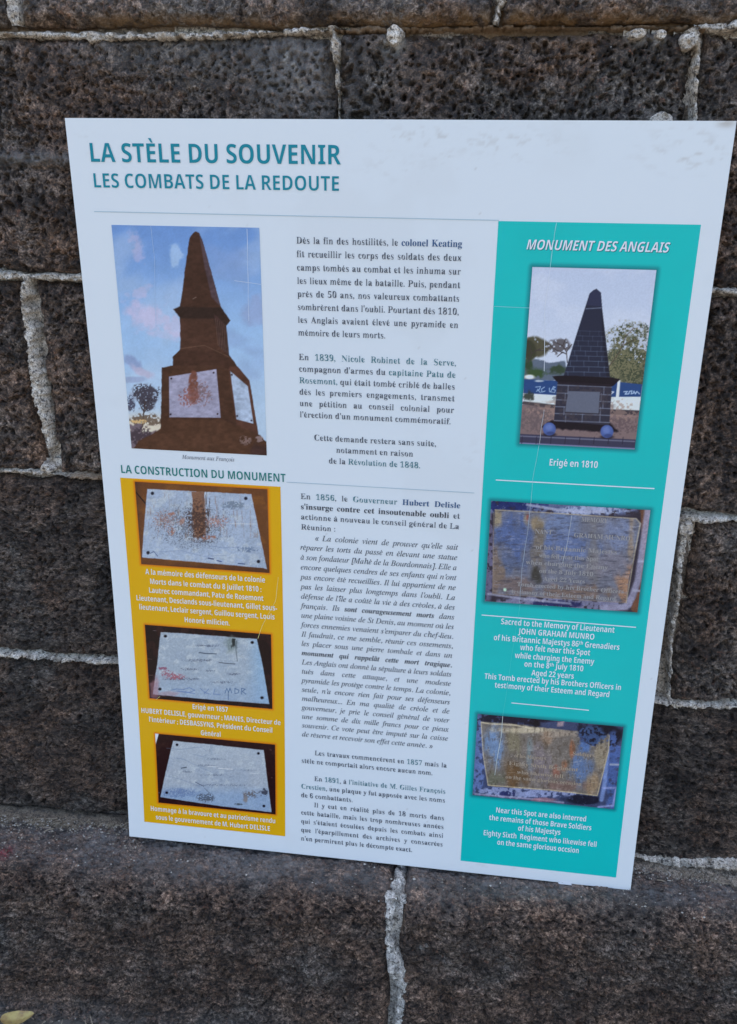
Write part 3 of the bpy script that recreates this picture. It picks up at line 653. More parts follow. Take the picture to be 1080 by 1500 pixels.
    p.poly([(310, 1060), (690, 1075), (745, 1135), (640, 1135), (360, 1120), (230, 1105)], (24, 22, 34), 12, 8)
    # monument
    D = (36, 42, 62)
    p.poly([(606, 193), (635, 218), (640, 300), (662, 500), (692, 780), (385, 768), (470, 500), (560, 225), (585, 203)], D, 4)
    p.poly([(606, 193), (635, 218), (642, 310), (540, 300), (560, 225), (585, 203)], (42, 48, 74), 4)
    p.poly([(640, 300), (662, 500), (692, 780), (670, 780), (640, 500)], (26, 28, 42), 6, 0, .6)
    LN = (84, 100, 128)
    def xl(y): return np.interp(y, [225, 500, 768], [560, 470, 385])
    def xr(y): return np.interp(y, [218, 500, 780], [635, 662, 692])
    ys = [470, 503, 535, 570, 602, 635, 668, 705, 740, 770]
    for i, y in enumerate(ys):
        p.stroke([(xl(y) + 4, y), (xr(y) - 4, y + 4)], 3.5, LN, 4, .35 + .06 * i)
        if i < len(ys) - 1:
            for q in range(3):
                fx = ((q + .35 * (i % 2) + .25 + .1 * math.sin(i * 7 + q)) / 3); x = xl(y) + fx * (xr(y) - xl(y)); p.stroke([(x, y), (x, ys[i + 1])], 3.5, LN, 4, .3 + .06 * i)
    p.poly([(345, 800), (705, 815), (684, 1092), (318, 1066)], (44, 46, 62), 4)
    rows = [828, 880, 925, 970, 1015, 1062]
    for i, y in enumerate(rows):
        xa, xb = np.interp(y, [808, 1060], [345, 320]), np.interp(y, [815, 1090], [703, 685])
        p.stroke([(xa, y), (xb, y + 12)], 6, (112, 122, 146), 4, .75)
        if i < 5:
            for fx in ((.2, .5, .82) if i in (4,) else ((.16, .82) if i % 2 else (.2, .86))):
                x = xa + fx * (xb - xa); p.stroke([(x, y + 4), (x - 3, rows[i + 1] + 8)], 6, (112, 122, 146), 4, .7)
    p.speck(500, 950, 200, 130, 16, (66, 62, 70), .45, .5, 41)
    p.poly([(415, 868), (624, 872), (613, 1016), (393, 1006)], (88, 96, 116), 4); p.stroke([(393, 1006), (613, 1016)], 5, (46, 46, 58), 4)
    p.poly([(310, 770), (390, 765), (700, 775), (760, 788), (712, 832), (690, 838), (350, 812), (330, 800)], (24, 22, 34), 5, 2)
    p.poly([(352, 806), (700, 822), (698, 838), (352, 820)], (30, 28, 40), 6)
    for x, y in ((288, 1118), (668, 1133)):
        p.blob(x, y + 36, 50, 14, (30, 28, 40), .9, 0)
        p.poly([(x + 43 * math.cos(k / 20 * 6.283), y + 43 * math.sin(k / 20 * 6.283)) for k in range(20)], (66, 88, 148), 5)
        p.blob(x - 4, y - 10, 32, 28, (98, 120, 178), .7, .2); p.blob(x + 8, y + 28, 30, 14, (44, 58, 104), .7, .2)
    p.grain(8, .045, 5); p.stroke([(535, 325), (640, 318)], 5, (125, 140, 168), 5, .7)
    return p.build(TEAL)
PB = pic_B()
# --- weathered bronze-blue tablets C and D
def pic_C():
    p = Pic(R_C, [(85, 38), (1045, 88), (975, 715), (40, 645)], 250, 180, (46, 44, 58))
    p.speck(500, 60, 600, 70, 26, (92, 108, 150), .5, .8, 2); p.speck(100, 60, 350, 40, 20, (28, 40, 92), .55, .9, 3); p.speck(700, 90, 250, 30, 16, (142, 156, 190), .5, .9, 4)
    p.speck(500, 660, 600, 50, 20, (112, 116, 148), .5, .9, 5); p.speck(480, 665, 160, 26, 14, (30, 36, 80), .6, .9, 6); p.speck(60, 350, 40, 400, 20, (96, 96, 128), .5, .8, 7)
    p.poly([(985, 85), (1060, 85), (990, 730), (930, 700), (985, 560), (1000, 300)], (92, 66, 56), 10, 8)
    p.stroke([(1030, 95), (1005, 300), (975, 520), (945, 610), (905, 680), (760, 690)], 42, (136, 138, 166), 14, .85); p.stroke([(980, 400), (1010, 400)], 12, (150, 155, 180), 6, .8); p.stroke([(950, 580), (990, 582)], 14, (150, 155, 180), 6, .8)
    p.stroke([(300, 60), (480, 90), (600, 100), (760, 100)], 16, (150, 158, 186), 8, .8); p.stroke([(60, 600), (200, 620), (360, 640), (560, 660)], 14, (150, 155, 180), 8, .7)
    tb = [(108, 92), (960, 140), (990, 170), (968, 300), (920, 500), (905, 655), (500, 630), (88, 598), (95, 300)]
    p.poly(tb, (98, 104, 122), 6, 5)
    inn = np.clip(.5 - p.sd(tb) / 6, 0, 1)
    def tint(x, y, sx, sy, col, k, sd_): 
        d = np.hypot((p.X - x) / sx, (p.Y - y) / sy) + .75 * fbm(p.X * 1.5, p.Y * .6, 70, sd_, 4); p.blend((1 - sstep(.4, 1.2, d)) * k * inn, col)
    tint(220, 260, 130, 150, (66, 88, 140), .75, 1); tint(180, 400, 110, 90, (70, 86, 122), .7, 2); tint(480, 180, 140, 110, (94, 116, 160), .65, 3); tint(560, 300, 200, 90, (84, 104, 150), .8, 4)
    tint(860, 240, 120, 100, (102, 116, 150), .8, 5); tint(700, 340, 60, 200, (110, 108, 108), .6, 6); tint(350, 160, 60, 60, (136, 122, 98), .8, 7); tint(370, 300, 40, 180, (104, 96, 84), .7, 8)
    tint(345, 480, 40, 60, (52, 52, 50), .85, 9); tint(900, 560, 60, 130, (158, 118, 90), .75, 10); tint(600, 590, 330, 50, (108, 92, 84), .8, 11); tint(110, 460, 50, 180, (112, 98, 88), .8, 12)
    tint(240, 550, 160, 50, (104, 90, 88), .7, 13); tint(300, 130, 14, 40, (128, 66, 60), .7, 14); tint(125, 130, 30, 60, (150, 138, 112), .8, 15); tint(820, 420, 150, 80, (112, 112, 128), .6, 16); tint(930, 250, 24, 120, (140, 126, 112), .8, 17)
    p.blend(.5 * inn * sstep(.1, .5, fbm(p.X * .35, p.Y * 1.6, 16, 19, 4)), (58, 60, 74)); p.blend(.4 * inn * sstep(.2, .6, fbm(p.X * .4, p.Y * 1.8, 14, 29, 4)), (140, 148, 170))
    p.stroke([(108, 92), (400, 106), (960, 140), (985, 168), (962, 300), (905, 655)], 6, (168, 160, 140), 5, .75); p.stroke([(100, 110), (95, 300), (88, 598), (500, 630), (905, 655)], 5, (140, 130, 120), 5, .6)
    p.blob(162, 575, 12, 12, (170, 210, 190), 1, .3)
    p.grain(6, .16, 5); p.grain(40, .12, 6)
    return p.build(TEAL)
PC = pic_C()
def pic_D():
    p = Pic(R_D, [(45, 45), (1047, 143), (985, 705), (12, 608)], 250, 170, (56, 66, 98))
    p.speck(300, 80, 400, 40, 24, (28, 28, 44), .6, .9, 2); p.speck(900, 190, 150, 90, 30, (22, 24, 38), .8, .95, 3); p.speck(980, 450, 60, 260, 24, (66, 90, 146), .55, .9, 4); p.speck(50, 350, 50, 300, 22, (88, 108, 160), .5, .9, 5)
    p.speck(400, 590, 420, 40, 20, (130, 142, 182), .52, .9, 6); p.speck(760, 640, 140, 36, 18, (26, 28, 42), .62, .9, 7); p.speck(250, 600, 60, 24, 20, (36, 42, 84), .6, .9, 8); p.poly([(640, 100), (600, 108), (600, 135), (640, 138)], (136, 122, 134), 12, 8)
    p.stroke([(940, 300), (920, 540), (900, 640)], 30, (112, 136, 190), 12, .8); p.stroke([(960, 400), (1015, 402)], 14, (140, 150, 170), 6, .8); p.stroke([(910, 560), (1000, 560), (980, 680), (880, 690)], 14, (126, 140, 190), 8, .8)
    p.stroke([(30, 600), (250, 620), (480, 640), (640, 660)], 12, (150, 150, 178), 8, .7); p.blob(520, 640, 90, 14, (150, 112, 124), .7, .5)
    tb = [(70, 100), (300, 115), (420, 135), (745, 172), (752, 240), (860, 280), (880, 220), (945, 190), (950, 300), (905, 480), (875, 615), (560, 580), (120, 545), (90, 350)]
    p.poly(tb, (104, 100, 98), 6, 6); inn = np.clip(.5 - p.sd(tb) / 6, 0, 1)
    def tint(x, y, sx, sy, col, k, sd_):
        d = np.hypot((p.X - x) / sx, (p.Y - y) / sy) + .5 * fbm(p.X * 1.6, p.Y * .5, 60, sd_, 4); p.blend((1 - sstep(.4, 1.2, d)) * k * inn, col)
    tint(165, 280, 80, 160, (98, 130, 176), .8, 1); tint(160, 500, 80, 60, (92, 96, 84), .8, 2); tint(300, 470, 70, 120, (92, 70, 48), .8, 3); tint(410, 350, 30, 160, (112, 130, 140), .7, 4); tint(480, 400, 90, 150, (112, 106, 116), .7, 5)
    tint(300, 240, 60, 110, (116, 112, 92), .7, 6); tint(520, 210, 60, 60, (136, 112, 92), .6, 7); tint(590, 450, 34, 60, (136, 84, 72), .7, 8); tint(645, 400, 22, 40, (150, 100, 74), .7, 9); tint(760, 420, 90, 120, (80, 108, 156), .8, 10)
    tint(790, 270, 50, 60, (66, 100, 160), .8, 11); tint(840, 540, 60, 90, (134, 116, 94), .8, 12); tint(900, 330, 50, 140, (134, 126, 110), .8, 13); tint(640, 545, 160, 40, (108, 86, 82), .7, 14); tint(380, 500, 30, 60, (96, 76, 58), .7, 15); tint(700, 290, 24, 70, (140, 90, 66), .8, 16)
    tint(380, 160, 260, 26, (178, 170, 150), .8, 17); tint(620, 190, 130, 24, (150, 140, 130), .8, 18)
    p.blend(.5 * inn * sstep(.1, .5, fbm(p.X * 1.3, p.Y * .5, 16, 19, 4)), (72, 64, 58)); p.blend(.35 * inn * sstep(.2, .6, fbm(p.X * .6, p.Y * 1.4, 12, 29, 4)), (168, 164, 160))
    p.poly([(750, 130), (930, 150), (920, 200), (850, 270), (800, 210), (750, 190)], (26, 30, 46), 40, 45, .9, 7); p.speck(840, 210, 110, 80, 14, (60, 84, 130), .42, .8, 8); p.blob(450, 120, 45, 30, (20, 20, 28), .9, .6)
    p.stroke([(70, 105), (130, 115), (300, 125), (420, 150)], 8, (190, 182, 160), 6, .8); p.stroke([(950, 200), (948, 300), (905, 480), (872, 612), (560, 575), (120, 540), (85, 330), (70, 110)], 6, (186, 176, 150), 5, .8)
    p.grain(6, .18, 5); p.grain(40, .12, 6)
    return p.build(TEAL)
PD = pic_D()
# --- marble plaques E, F, G
def marble(p, tb, base, seed):
    p.poly(tb, base, 5, 3); inn = np.clip(.5 - p.sd(tb) / 5, 0, 1)
    p.blend(.5 * inn * sstep(-.1, .5, fbm(p.X * .6, p.Y, 90, seed, 5)), (132, 148, 170)); p.blend(.55 * inn * sstep(.0, .5, fbm(p.X, p.Y * 1.3, 50, seed + 2, 5)), (172, 184, 194))
    p.blend(.22 * inn * sstep(.15, .45, fbm(p.X * .7, p.Y * 1.5, 13, seed + 4, 4)), (106, 122, 140)); p.blend(.2 * inn * sstep(.2, .5, fbm(p.X, p.Y, 9, seed + 6, 3)), (196, 206, 214))
    return inn
def pic_E():
    p = Pic(R_E, [(85, 25), (997, 80), (1008, 652), (127, 595)], 240, 160, (92, 60, 40))
    p.blend(sstep(0, .5, fbm(p.X * .6, p.Y, 70, 3, 5)) * .7, (112, 74, 42)); p.blend(sstep(150, 60, p.X) * .6, (50, 38, 38)); p.blend(.6 * sstep(560, 640, p.Y), (66, 44, 36)); p.stroke([(90, 95), (170, 190)], 8, (28, 24, 26), 4)
    tb = [(172, 75), (887, 113), (925, 300), (990, 625), (960, 618), (131, 548), (150, 300)]; inn = marble(p, tb, (146, 164, 190), 5)
    p.speck(480, 330, 300, 170, 6, (84, 92, 106), .34, .7, 3); p.speck(290, 290, 110, 80, 6, (136, 104, 98), .30, .65, 4); p.blob(408, 300, 22, 28, (150, 104, 84), .6, .9, 5, 14); p.blob(345, 245, 26, 12, (150, 96, 78), .7, .8, 6, 14); p.speck(340, 370, 30, 30, 8, (140, 98, 86), .38, .7, 7)
    sx = np.clip(1 - np.abs(p.X - 522 - .04 * (p.Y - 100)) / 52, 0, 1); m = sstep(.05, .35, sx + .3 * fbm(p.X * 3.5, p.Y * .5, 40, 8, 4)) * (p.Y > 95) * (1 - sstep(380, 440, p.Y + 50 * fbm(p.X, p.Y, 14, 2, 3))); p.blend(m * .9, (112, 78, 60))
    m = sstep(.15, .4, fbm(p.X * 3, p.Y * .35, 30, 12, 4)) * np.exp(-((p.X - 600) / 45) ** 2) * (p.Y > 95) * (1 - sstep(250, 380, p.Y)); p.blend(m, (74, 70, 74)); p.speck(520, 300, 90, 150, 10, (60, 48, 48), .42, .8, 9); p.speck(650, 300, 90, 50, 6, (150, 104, 94), .34, .7, 10)
    p.speck(600, 410, 55, 18, 8, (134, 92, 80), .45, .8, 11); p.speck(770, 190, 90, 30, 8, (96, 112, 132), .5, .8, 12); p.speck(860, 490, 80, 24, 7, (80, 100, 130), .36, .7, 13); p.speck(560, 440, 100, 10, 6, (80, 80, 90), .42, .7, 14)
    p.stroke([(190, 520), (215, 508), (240, 540)], 4, (60, 74, 110), 3); p.stroke([(590, 552), (625, 558)], 7, (34, 46, 84), 5, .9); p.stroke([(650, 568), (680, 576)], 6, (44, 60, 110), 4); p.stroke([(795, 588), (840, 592)], 6, (44, 60, 100), 4); p.stroke([(740, 315), (920, 318)], 4, (188, 196, 204), 4, .8)
    p.stroke([(600, 470), (700, 480), (800, 476)], 3, (90, 110, 150), 4, .6); p.stroke([(250, 510), (400, 500), (560, 540), (720, 530)], 3, (90, 110, 150), 4, .6)
    for x, y in ((207, 106), (850, 142), (174, 516), (933, 574)): p.blob(x, y, 13, 13, (26, 30, 44), 1, 0)
    p.grain(8, .10, 7); return p.build(YEL)
PE = pic_E()
def pic_F():
    p = Pic(R_F, [(68, 25), (1017, 100), (1022, 660), (98, 580)], 240, 160, (30, 22, 27))
    p.blend(.5 * sstep(0, .5, fbm(p.X, p.Y, 60, 3, 4)), (56, 36, 36)); p.stroke([(85, 283), (118, 285)], 3, (120, 100, 90), 3, .7); p.stroke([(90, 408), (125, 406)], 3, (120, 100, 90), 3, .7); p.stroke([(130, 70), (155, 70)], 3, (120, 110, 120), 3, .7)
    for q in range(5): p.stroke([(90 + q * 5, 90 + q * 95), (150, 96 + q * 95)], 3, (22, 16, 22), 4, .6)
    tb = [(186, 82), (330, 88), (910, 134), (950, 320), (998, 622), (560, 590), (122, 550), (160, 300)]; inn = marble(p, tb, (142, 158, 176), 15)
    p.blend(inn * sstep(800, 960, p.X) * .5, (112, 158, 202)); p.blend(inn * sstep(380, 560, p.Y) * .4, (126, 152, 184)); p.blob(135, 500, 40, 90, (150, 110, 122), .6, .5, 3); p.blob(240, 545, 90, 20, (150, 120, 132), .5, .4, 4); p.blob(720, 170, 60, 60, (96, 112, 112), .55, .6, 5)
    m = sstep(.1, .4, fbm(p.X * 3, p.Y * .4, 30, 12, 4)) * np.exp(-((p.X - 735) / 30) ** 2) * (p.Y > 130) * (1 - sstep(190, 215, p.Y)); p.blend(m * inn, (40, 48, 52)); p.stroke([(758, 150), (752, 210), (762, 300)], 7, (60, 70, 80), 8, .6)
    p.stroke([(475, 237), (540, 244), (605, 246)], 6, (46, 60, 78), 4); p.stroke([(625, 310), (680, 318), (745, 322)], 5, (56, 66, 80), 4)
    for x0, x1, y, sd_, k in ((440, 650, 185, 2, .50), (340, 605, 295, 3, .52), (315, 490, 362, 4, .52), (500, 600, 375, 5, .4), (680, 790, 398, 6, .55), (200, 490, 435, 7, .55), (510, 780, 460, 8, .45)):
        p.speck((x0 + x1) / 2, y, (x1 - x0) / 2, 12, 5, (72, 82, 102), k - .12, .65, sd_)
    p.speck(235, 400, 55, 36, 6, (134, 76, 94), .36, .7, 21); p.speck(300, 420, 70, 30, 8, (140, 70, 84), .44, .7, 22); p.speck(200, 355, 40, 14, 8, (120, 60, 84), .5, .7, 24)
    bl = (66, 92, 150)
    p.stroke([(262, 520), (300, 510), (350, 515), (400, 500), (440, 520), (400, 535), (350, 530), (300, 525), (440, 545)], 4, bl, 4, .75); p.stroke([(480, 505), (520, 540), (560, 550)], 4, bl, 4, .7); p.stroke([(510, 545), (545, 510)], 4, bl, 4, .7); p.stroke([(590, 512), (580, 548), (630, 552)], 4, bl, 4, .7)
    p.stroke([(668, 540), (680, 505), (693, 535), (705, 505), (718, 540)], 5, (50, 78, 120), 4, .85); p.stroke([(692, 535), (692, 590)], 5, (50, 78, 120), 4, .8); p.stroke([(742, 505), (742, 545), (765, 540), (772, 520), (742, 505)], 5, (50, 78, 120), 4, .8); p.stroke([(792, 548), (792, 505), (820, 512), (796, 528), (824, 548)], 5, (50, 78, 120), 4, .8)
    for x, y in ((222, 112), (876, 160), (176, 511), (945, 576)): p.blob(x, y, 14, 12, (18, 18, 30), 1, 0)
    p.grain(8, .10, 7); return p.build(YEL)
PF = pic_F()
def pic_G():
    p = Pic(R_G, [(45, 28), (1042, 115), (1045, 695), (70, 603)], 240, 160, (38, 24, 28))
    p.blend(.5 * sstep(0, .5, fbm(p.X, p.Y, 60, 13, 4)), (54, 34, 34)); p.poly([(40, 20), (75, 30), (48, 120)], (200, 208, 220), 4); p.stroke([(1000, 158), (1012, 160)], 4, (130, 90, 90), 3, .7); p.stroke([(1008, 390), (1018, 392)], 4, (110, 80, 80), 3, .7)
    tb = [(195, 88), (500, 116), (947, 162), (965, 300), (1010, 676), (560, 625), (85, 556), (130, 350)]; inn = marble(p, tb, (148, 160, 176), 25)
    p.blend(inn * sstep(430, 560, p.Y) * .6, (112, 142, 182)); p.blend(inn * .4 * (1 - sstep(150, 380, p.Y)), (160, 174, 188))
    for q in ([(140, 150), (260, 160), (360, 145), (430, 140), (470, 170)], [(200, 230), (280, 240), (380, 290), (520, 350)], [(130, 380), (260, 410), (420, 470)], [(380, 432), (445, 465)], [(455, 485), (495, 520)], [(360, 200), (440, 220), (480, 200)]):
        p.stroke(q, 4, (92, 112, 146), 5, .5)
    p.stroke([(380, 432), (448, 466)], 6, (70, 80, 100), 4, .8); p.stroke([(455, 482), (497, 522)], 5, (84, 92, 104), 4, .8); p.stroke([(262, 316), (304, 308)], 6, (34, 40, 56), 3)
    m = sstep(.1, .4, fbm(p.X * 3, p.Y * .35, 30, 32, 4)) * np.exp(-((p.X - 535) / 38) ** 2) * (1 - sstep(150, 205, p.Y)); p.blend(m * inn, (70, 84, 100)); p.stroke([(515, 120), (515, 200)], 10, (120, 138, 160), 14, .5)
    for x0, x1, y, sd_, k in ((475, 630, 238, 2, .5), (340, 560, 292, 3, .46), (250, 360, 345, 4, .5), (380, 700, 372, 5, .42), (300, 900, 455, 6, .46), (700, 960, 330, 7, .36), (420, 540, 580, 9, .5)):
        p.speck((x0 + x1) / 2, y + .04 * 0, (x1 - x0) / 2, 11, 5, (86, 98, 116), k - .12, .6, sd_)
    p.stroke([(480, 300), (560, 303)], 4, (206, 212, 218), 4, .8); p.stroke([(570, 316), (690, 322)], 5, (206, 212, 218), 4, .8); p.stroke([(830, 352), (900, 360)], 4, (200, 208, 216), 4, .7)
    p.blob(795, 565, 22, 45, (112, 96, 84), .6, .5, 4, 20); p.speck(840, 530, 80, 40, 9, (82, 78, 80), .38, .7, 10); p.speck(950, 510, 40, 40, 12, (48, 52, 66), .5, .85, 11); p.speck(740, 612, 40, 10, 8, (60, 70, 80), .55, .8, 12)
    p.speck(250, 520, 160, 40, 6, (86, 108, 150), .46, .7, 13); p.speck(470, 560, 90, 40, 9, (60, 66, 78), .42, .7, 14)
    for x, y in ((227, 121), (904, 189), (139, 521), (948, 626)): p.blob(x, y, 13, 12, (20, 20, 34), 1, 0)
    p.grain(8, .10, 7); return p.build(YEL)
PG = pic_G()

# --- lettering -------------------------------------------------------------
INKM = {}
def ink_mat(key):
    if key not in INKM: INKM[key] = print_mat('ink_%d_%d_%d' % key, ink(*key))
    return INKM[key]
ACC = {}
for base, s_, mark in (('E', 'ÈÉ', '`´'), ('a', 'àâá', '`^´'), ('e', 'èéê', '`´^'), ('i', 'îï', '^¨'), ('o', 'ôö', '^¨'), ('u', 'ùûü', '`^¨'), ('c', 'ç', '¸')):
    for ch, mk in zip(s_, mark): ACC[ch] = (base, mk)
STY = {'sansb': (0x1D5D4, -.004), 'sansm': (0x1D5D4, -.009), 'serif': (0x1D400, -.0135), 'serifb': (0x1D400, .0), 'ital': (0x1D434, .001), 'italb': (0x1D468, .0)}
def mapped(ch, sty):
    base, off = STY[sty]
    if base and ('A' <= ch <= 'Z'): return chr(base + ord(ch) - 65)
    if base and ('a' <= ch <= 'z'):
        if sty == 'ital' and ch == 'h': return '\u210e'
        return chr(base + 26 + ord(ch) - 97)
    if base and ('0' <= ch <= '9'): return chr((0x1D7EC if sty.startswith('sans') else 0x1D7CE) + ord(ch) - 48)
    return ch
GC = {}
_fc = bpy.data.curves.new('glyph', 'FONT'); _fo = bpy.data.objects.new('glyph', _fc); COL.objects.link(_fo); _fc.resolution_u = 3; _fc.fill_mode = 'FRONT'
def raw(text, off):
    _fc.body = text; _fc.offset = off
    bpy.context.view_layer.update()
    ev = _fo.evaluated_get(bpy.context.evaluated_depsgraph_get()); me = ev.to_mesh()
    n_ = len(me.vertices); V = np.zeros(n_ * 3, np.float32)
    if n_: me.vertices.foreach_get('co', V)
    V = V.reshape(-1, 3)[:, :2].astype(float); me.calc_loop_triangles(); k = len(me.loop_triangles); T = np.zeros(k * 3, np.int32)
    if k: me.loop_triangles.foreach_get('vertices', T)
    ev.to_mesh_clear(); T = T.reshape(-1, 3)
    if k:
        A, B, C_ = V[T[:, 0]], V[T[:, 1]], V[T[:, 2]]
        T = T[np.abs((B - A)[:, 0] * (C_ - A)[:, 1] - (B - A)[:, 1] * (C_ - A)[:, 0]) > 1e-6]
    return V, T
def ext(text):
    V, T = raw(text, 0); return (V[:, 0].min(), V[:, 0].max()) if len(V) else (0, 0)
BAR = ext('||')
def glyph(ch, sty):
    key = (ch, sty)
    if key in GC: return GC[key]
    if ch == '\u00a0' or ch == ' ': GC[key] = (np.zeros((0, 2)), np.zeros((0, 3), int), .26); return GC[key]
    off = STY[sty][1]; sans = STY[sty][0] == 0
    if ch in ACC and not sans:
        b_, mk = ACC[ch]; V, T, adv = glyph(b_, sty); MV, MT = raw(mk, .010 if sty[-1] == 'b' or sty == 'sansm' else .0)
        MV = MV.copy()
        if mk == '^': MV = MV.mean(0) + (MV - MV.mean(0)) * np.array([.62, .5])
        cx = (V[:, 0].min() + V[:, 0].max()) / 2 + (.06 if sty.startswith('ital') and mk != '¸' else 0)
        MV[:, 0] += cx - (MV[:, 0].min() + MV[:, 0].max()) / 2
        if mk != '¸': MV[:, 1] += .74 - MV[:, 1].min() if b_ == 'E' else (.59 if sty.startswith('sans') else .49 if b_ != 'i' else .60) - MV[:, 1].min()
        GC[key] = (np.concatenate([V, MV]), np.concatenate([T, MT + len(V)]), adv); return GC[key]
    m = mapped(ch, sty); o2 = off
    if not sans and m == ch: o2 = .012 if sty[-1] == 'b' else .0
    if sty == 'serif' and m != ch:
        V, T = raw(m, 0); V2, _ = raw(m, -.025)
        if len(V2) == len(V): V = V.copy(); V[:, 0] += np.clip(V2[:, 0] - V[:, 0], -.0245, .0245)
    else: V, T = raw(m, o2)
    a_ = ext('|' + m + '|'); adv = (a_[1] - a_[0]) - (BAR[1] - BAR[0])
    if not sans and m == ch and sty.startswith('ital') and len(V): V = V.copy(); V[:, 0] += .2 * V[:, 1]
    GC[key] = (V, T, adv); return GC[key]
import re
def parse(txt, sty, col):
    """[[b:..]] bold, [[n:..]] navy bold, [[t:..]] blue-green, [[^:..]] raised"""
    out = []
    for part in re.split(r'(\[\[.:.*?\]\])', txt):
        if not part: continue
        m = re.match(r'\[\[(.):(.*?)\]\]', part)
        if m:
            k, s_ = m.groups(); st = {'b': 'italb' if sty == 'ital' else 'serifb', 'n': 'serifb'}.get(k, sty)
            cc = {'n': (52, 82, 124), 't': (70, 112, 128), 'b': (52, 60, 74)}.get(k, col)
            out += [(c, st, cc, k == '^') for c in s_]
        else: out += [(c, sty, col, False) for c in part]
    return out
def line_geo(chars, x, y, em, xs, sp, buf, shear=0.0, h=.0005):
    """place glyphs; sp = extra space per blank (em units already scaled)"""
    for c, st, cc, sup in chars:
        V, T, adv = glyph(c, st); k = .62 if sup else 1.0
        if len(V):
            X = x + (V[:, 0] + shear * V[:, 1]) * em * xs * k; Y = y - V[:, 1] * em * k - (.30 * em if sup else 0)
            bV, bT, n0 = buf.setdefault(cc, [[], [], 0]); buf[cc][0].append(on_board(X, Y, h)); buf[cc][1].append(T + buf[cc][2]); buf[cc][2] += len(V)
        x += adv * em * xs * k + (sp if c == ' ' else 0)
    return x
def width(chars): return sum(glyph(c, st)[2] * (.62 if sup else 1) for c, st, cc, sup in chars)
def flush(buf, name, parent):
    """one mesh per text block; several inks become material slots"""
    Vs, Ts, mi, mats = [], [], [], []; off = 0
    for i, (cc, (bV, bT, n_)) in enumerate(buf.items()):
        V = np.concatenate(bV); T = np.concatenate(bT) + off; off += len(V); Vs.append(V); Ts.append(T); mi.append(np.full(len(T), i)); mats.append(ink_mat(cc))
    o = mesh_from(name, np.concatenate(Vs), np.concatenate(Ts), mats[0], parent, False)
    for m in mats[1:]: o.data.materials.append(m)
    o.data.polygons.foreach_set('material_index', np.concatenate(mi).astype(np.int32)); o.data.update(); return o
def fitted(lines, sty, col, name, parent, em, shear=0.0, shadow=None):
    """lines: (text, x0, x1, baseline): each fitted to its measured width"""
    buf = {}
    if shadow:
        for t_, x0, x1, y in lines:
            ch = parse(t_, sty, shadow); line_geo(ch, x0 + .0006, y + .0006, em, (x1 - x0) / (width(ch) * em), 0, buf, shear, .0004)
    for t_, x0, x1, y in lines:
        ch = parse(t_, sty, col); line_geo(ch, x0, y, em, (x1 - x0) / (width(ch) * em), 0, buf, shear)
    return flush(buf, name, parent)
def paragraph(lines, sty, col, x0, x1, y0, dy, em, name='paragraph', indent=.0155):
    """'>' indents a line, '|' at the end leaves it ragged, '=' centres it"""
    buf = {}
    ws = [width(parse(l_.strip('>|='), sty, col)) * em / ((x1 - x0) - (indent if l_[0] == '>' else 0)) for l_ in lines if not l_.endswith('|') and not l_.endswith('=')]
    base = min(1.16, .985 / max(np.percentile(ws, 75), .01)) if ws else 1.0
    for i, l_ in enumerate(lines):
        ch = parse(l_.strip('>|='), sty, col); xa = x0 + (indent if l_[0] == '>' else 0); W_ = width(ch) * em; nb = sum(c[0] == ' ' for c in ch); y = y0 + i * dy
        if l_.endswith('='): xs = base * .97; line_geo(ch, (x0 + x1) / 2 - W_ * xs / 2, y, em, xs, 0, buf)
        elif l_.endswith('|'): line_geo(ch, xa, y, em, base, 0, buf)
        else:
            xs = min(base, (x1 - xa) / W_); line_geo(ch, xa, y, em, xs, ((x1 - xa) - W_ * xs) / max(nb, 1), buf)
    return flush(buf, name, BOARD)

TL_, SB = (22, 118, 142), (28, 108, 110)
fitted([('LA STÈLE DU SOUVENIR', .0197, .2602, .0378)], 'sansb', TL_, 'heading', BOARD, .0232)
fitted([('LES COMBATS DE LA REDOUTE', .0208, .2592, .0605)], 'sansm', TL_, 'heading', BOARD, .0180)
fitted([('LA CONSTRUCTION DU MONUMENT', .0211, .2015, .3471)], 'sansm', SB, 'heading', BOARD, .0127)
fitted([('Monument aux François', .0906, .1472, .3276)], 'ital', (92, 100, 116), 'caption', BOARD, .0064)
TX = (70, 80, 96)
EM = .0089
paragraph(['Dès la fin des hostilités, le [[n:colonel Keating]]', 'fit recueillir les corps des soldats des deux', 'camps tombés au combat et les inhuma sur', 'les lieux même de la bataille. Puis, pendant',
  'près de 50 ans, nos valeureux combattants', "sombrèrent dans l'oubli. Pourtant dès 1810,", 'les Anglais avaient élevé une pyramide en', 'mémoire de leurs morts.|'], 'serif', TX, .2170, .3732, .1077, .01236, EM)
paragraph(['En [[t:1839, Nicole Robinet de la Serve,]]', "compagnon d'armes du [[t:capitaine Patu de]]", '[[t:Rosemont,]] qui était tombé criblé de balles', 'dès les premiers engagements, transmet', 'une pétition au conseil colonial pour', "l'érection d'un monument commémoratif.|"], 'serif', TX, .2172, .3728, .2183, .01168, EM)
paragraph(['Cette demande restera sans suite,=', 'notamment en raison=', 'de la [[t:Révolution de 1848.]]='], 'serif', TX, .2160, .3722, .3003, .0119, EM)
paragraph(['En [[t:1856]], le [[t:Gouverneur]] [[n:Hubert Delisle]]', "[[b:s'insurge contre cet insoutenable oubli]] et", 'actionne à nouveau le conseil général de La', 'Réunion :|'], 'serif', TX, .2166, .3837, .3646, .01145, EM)
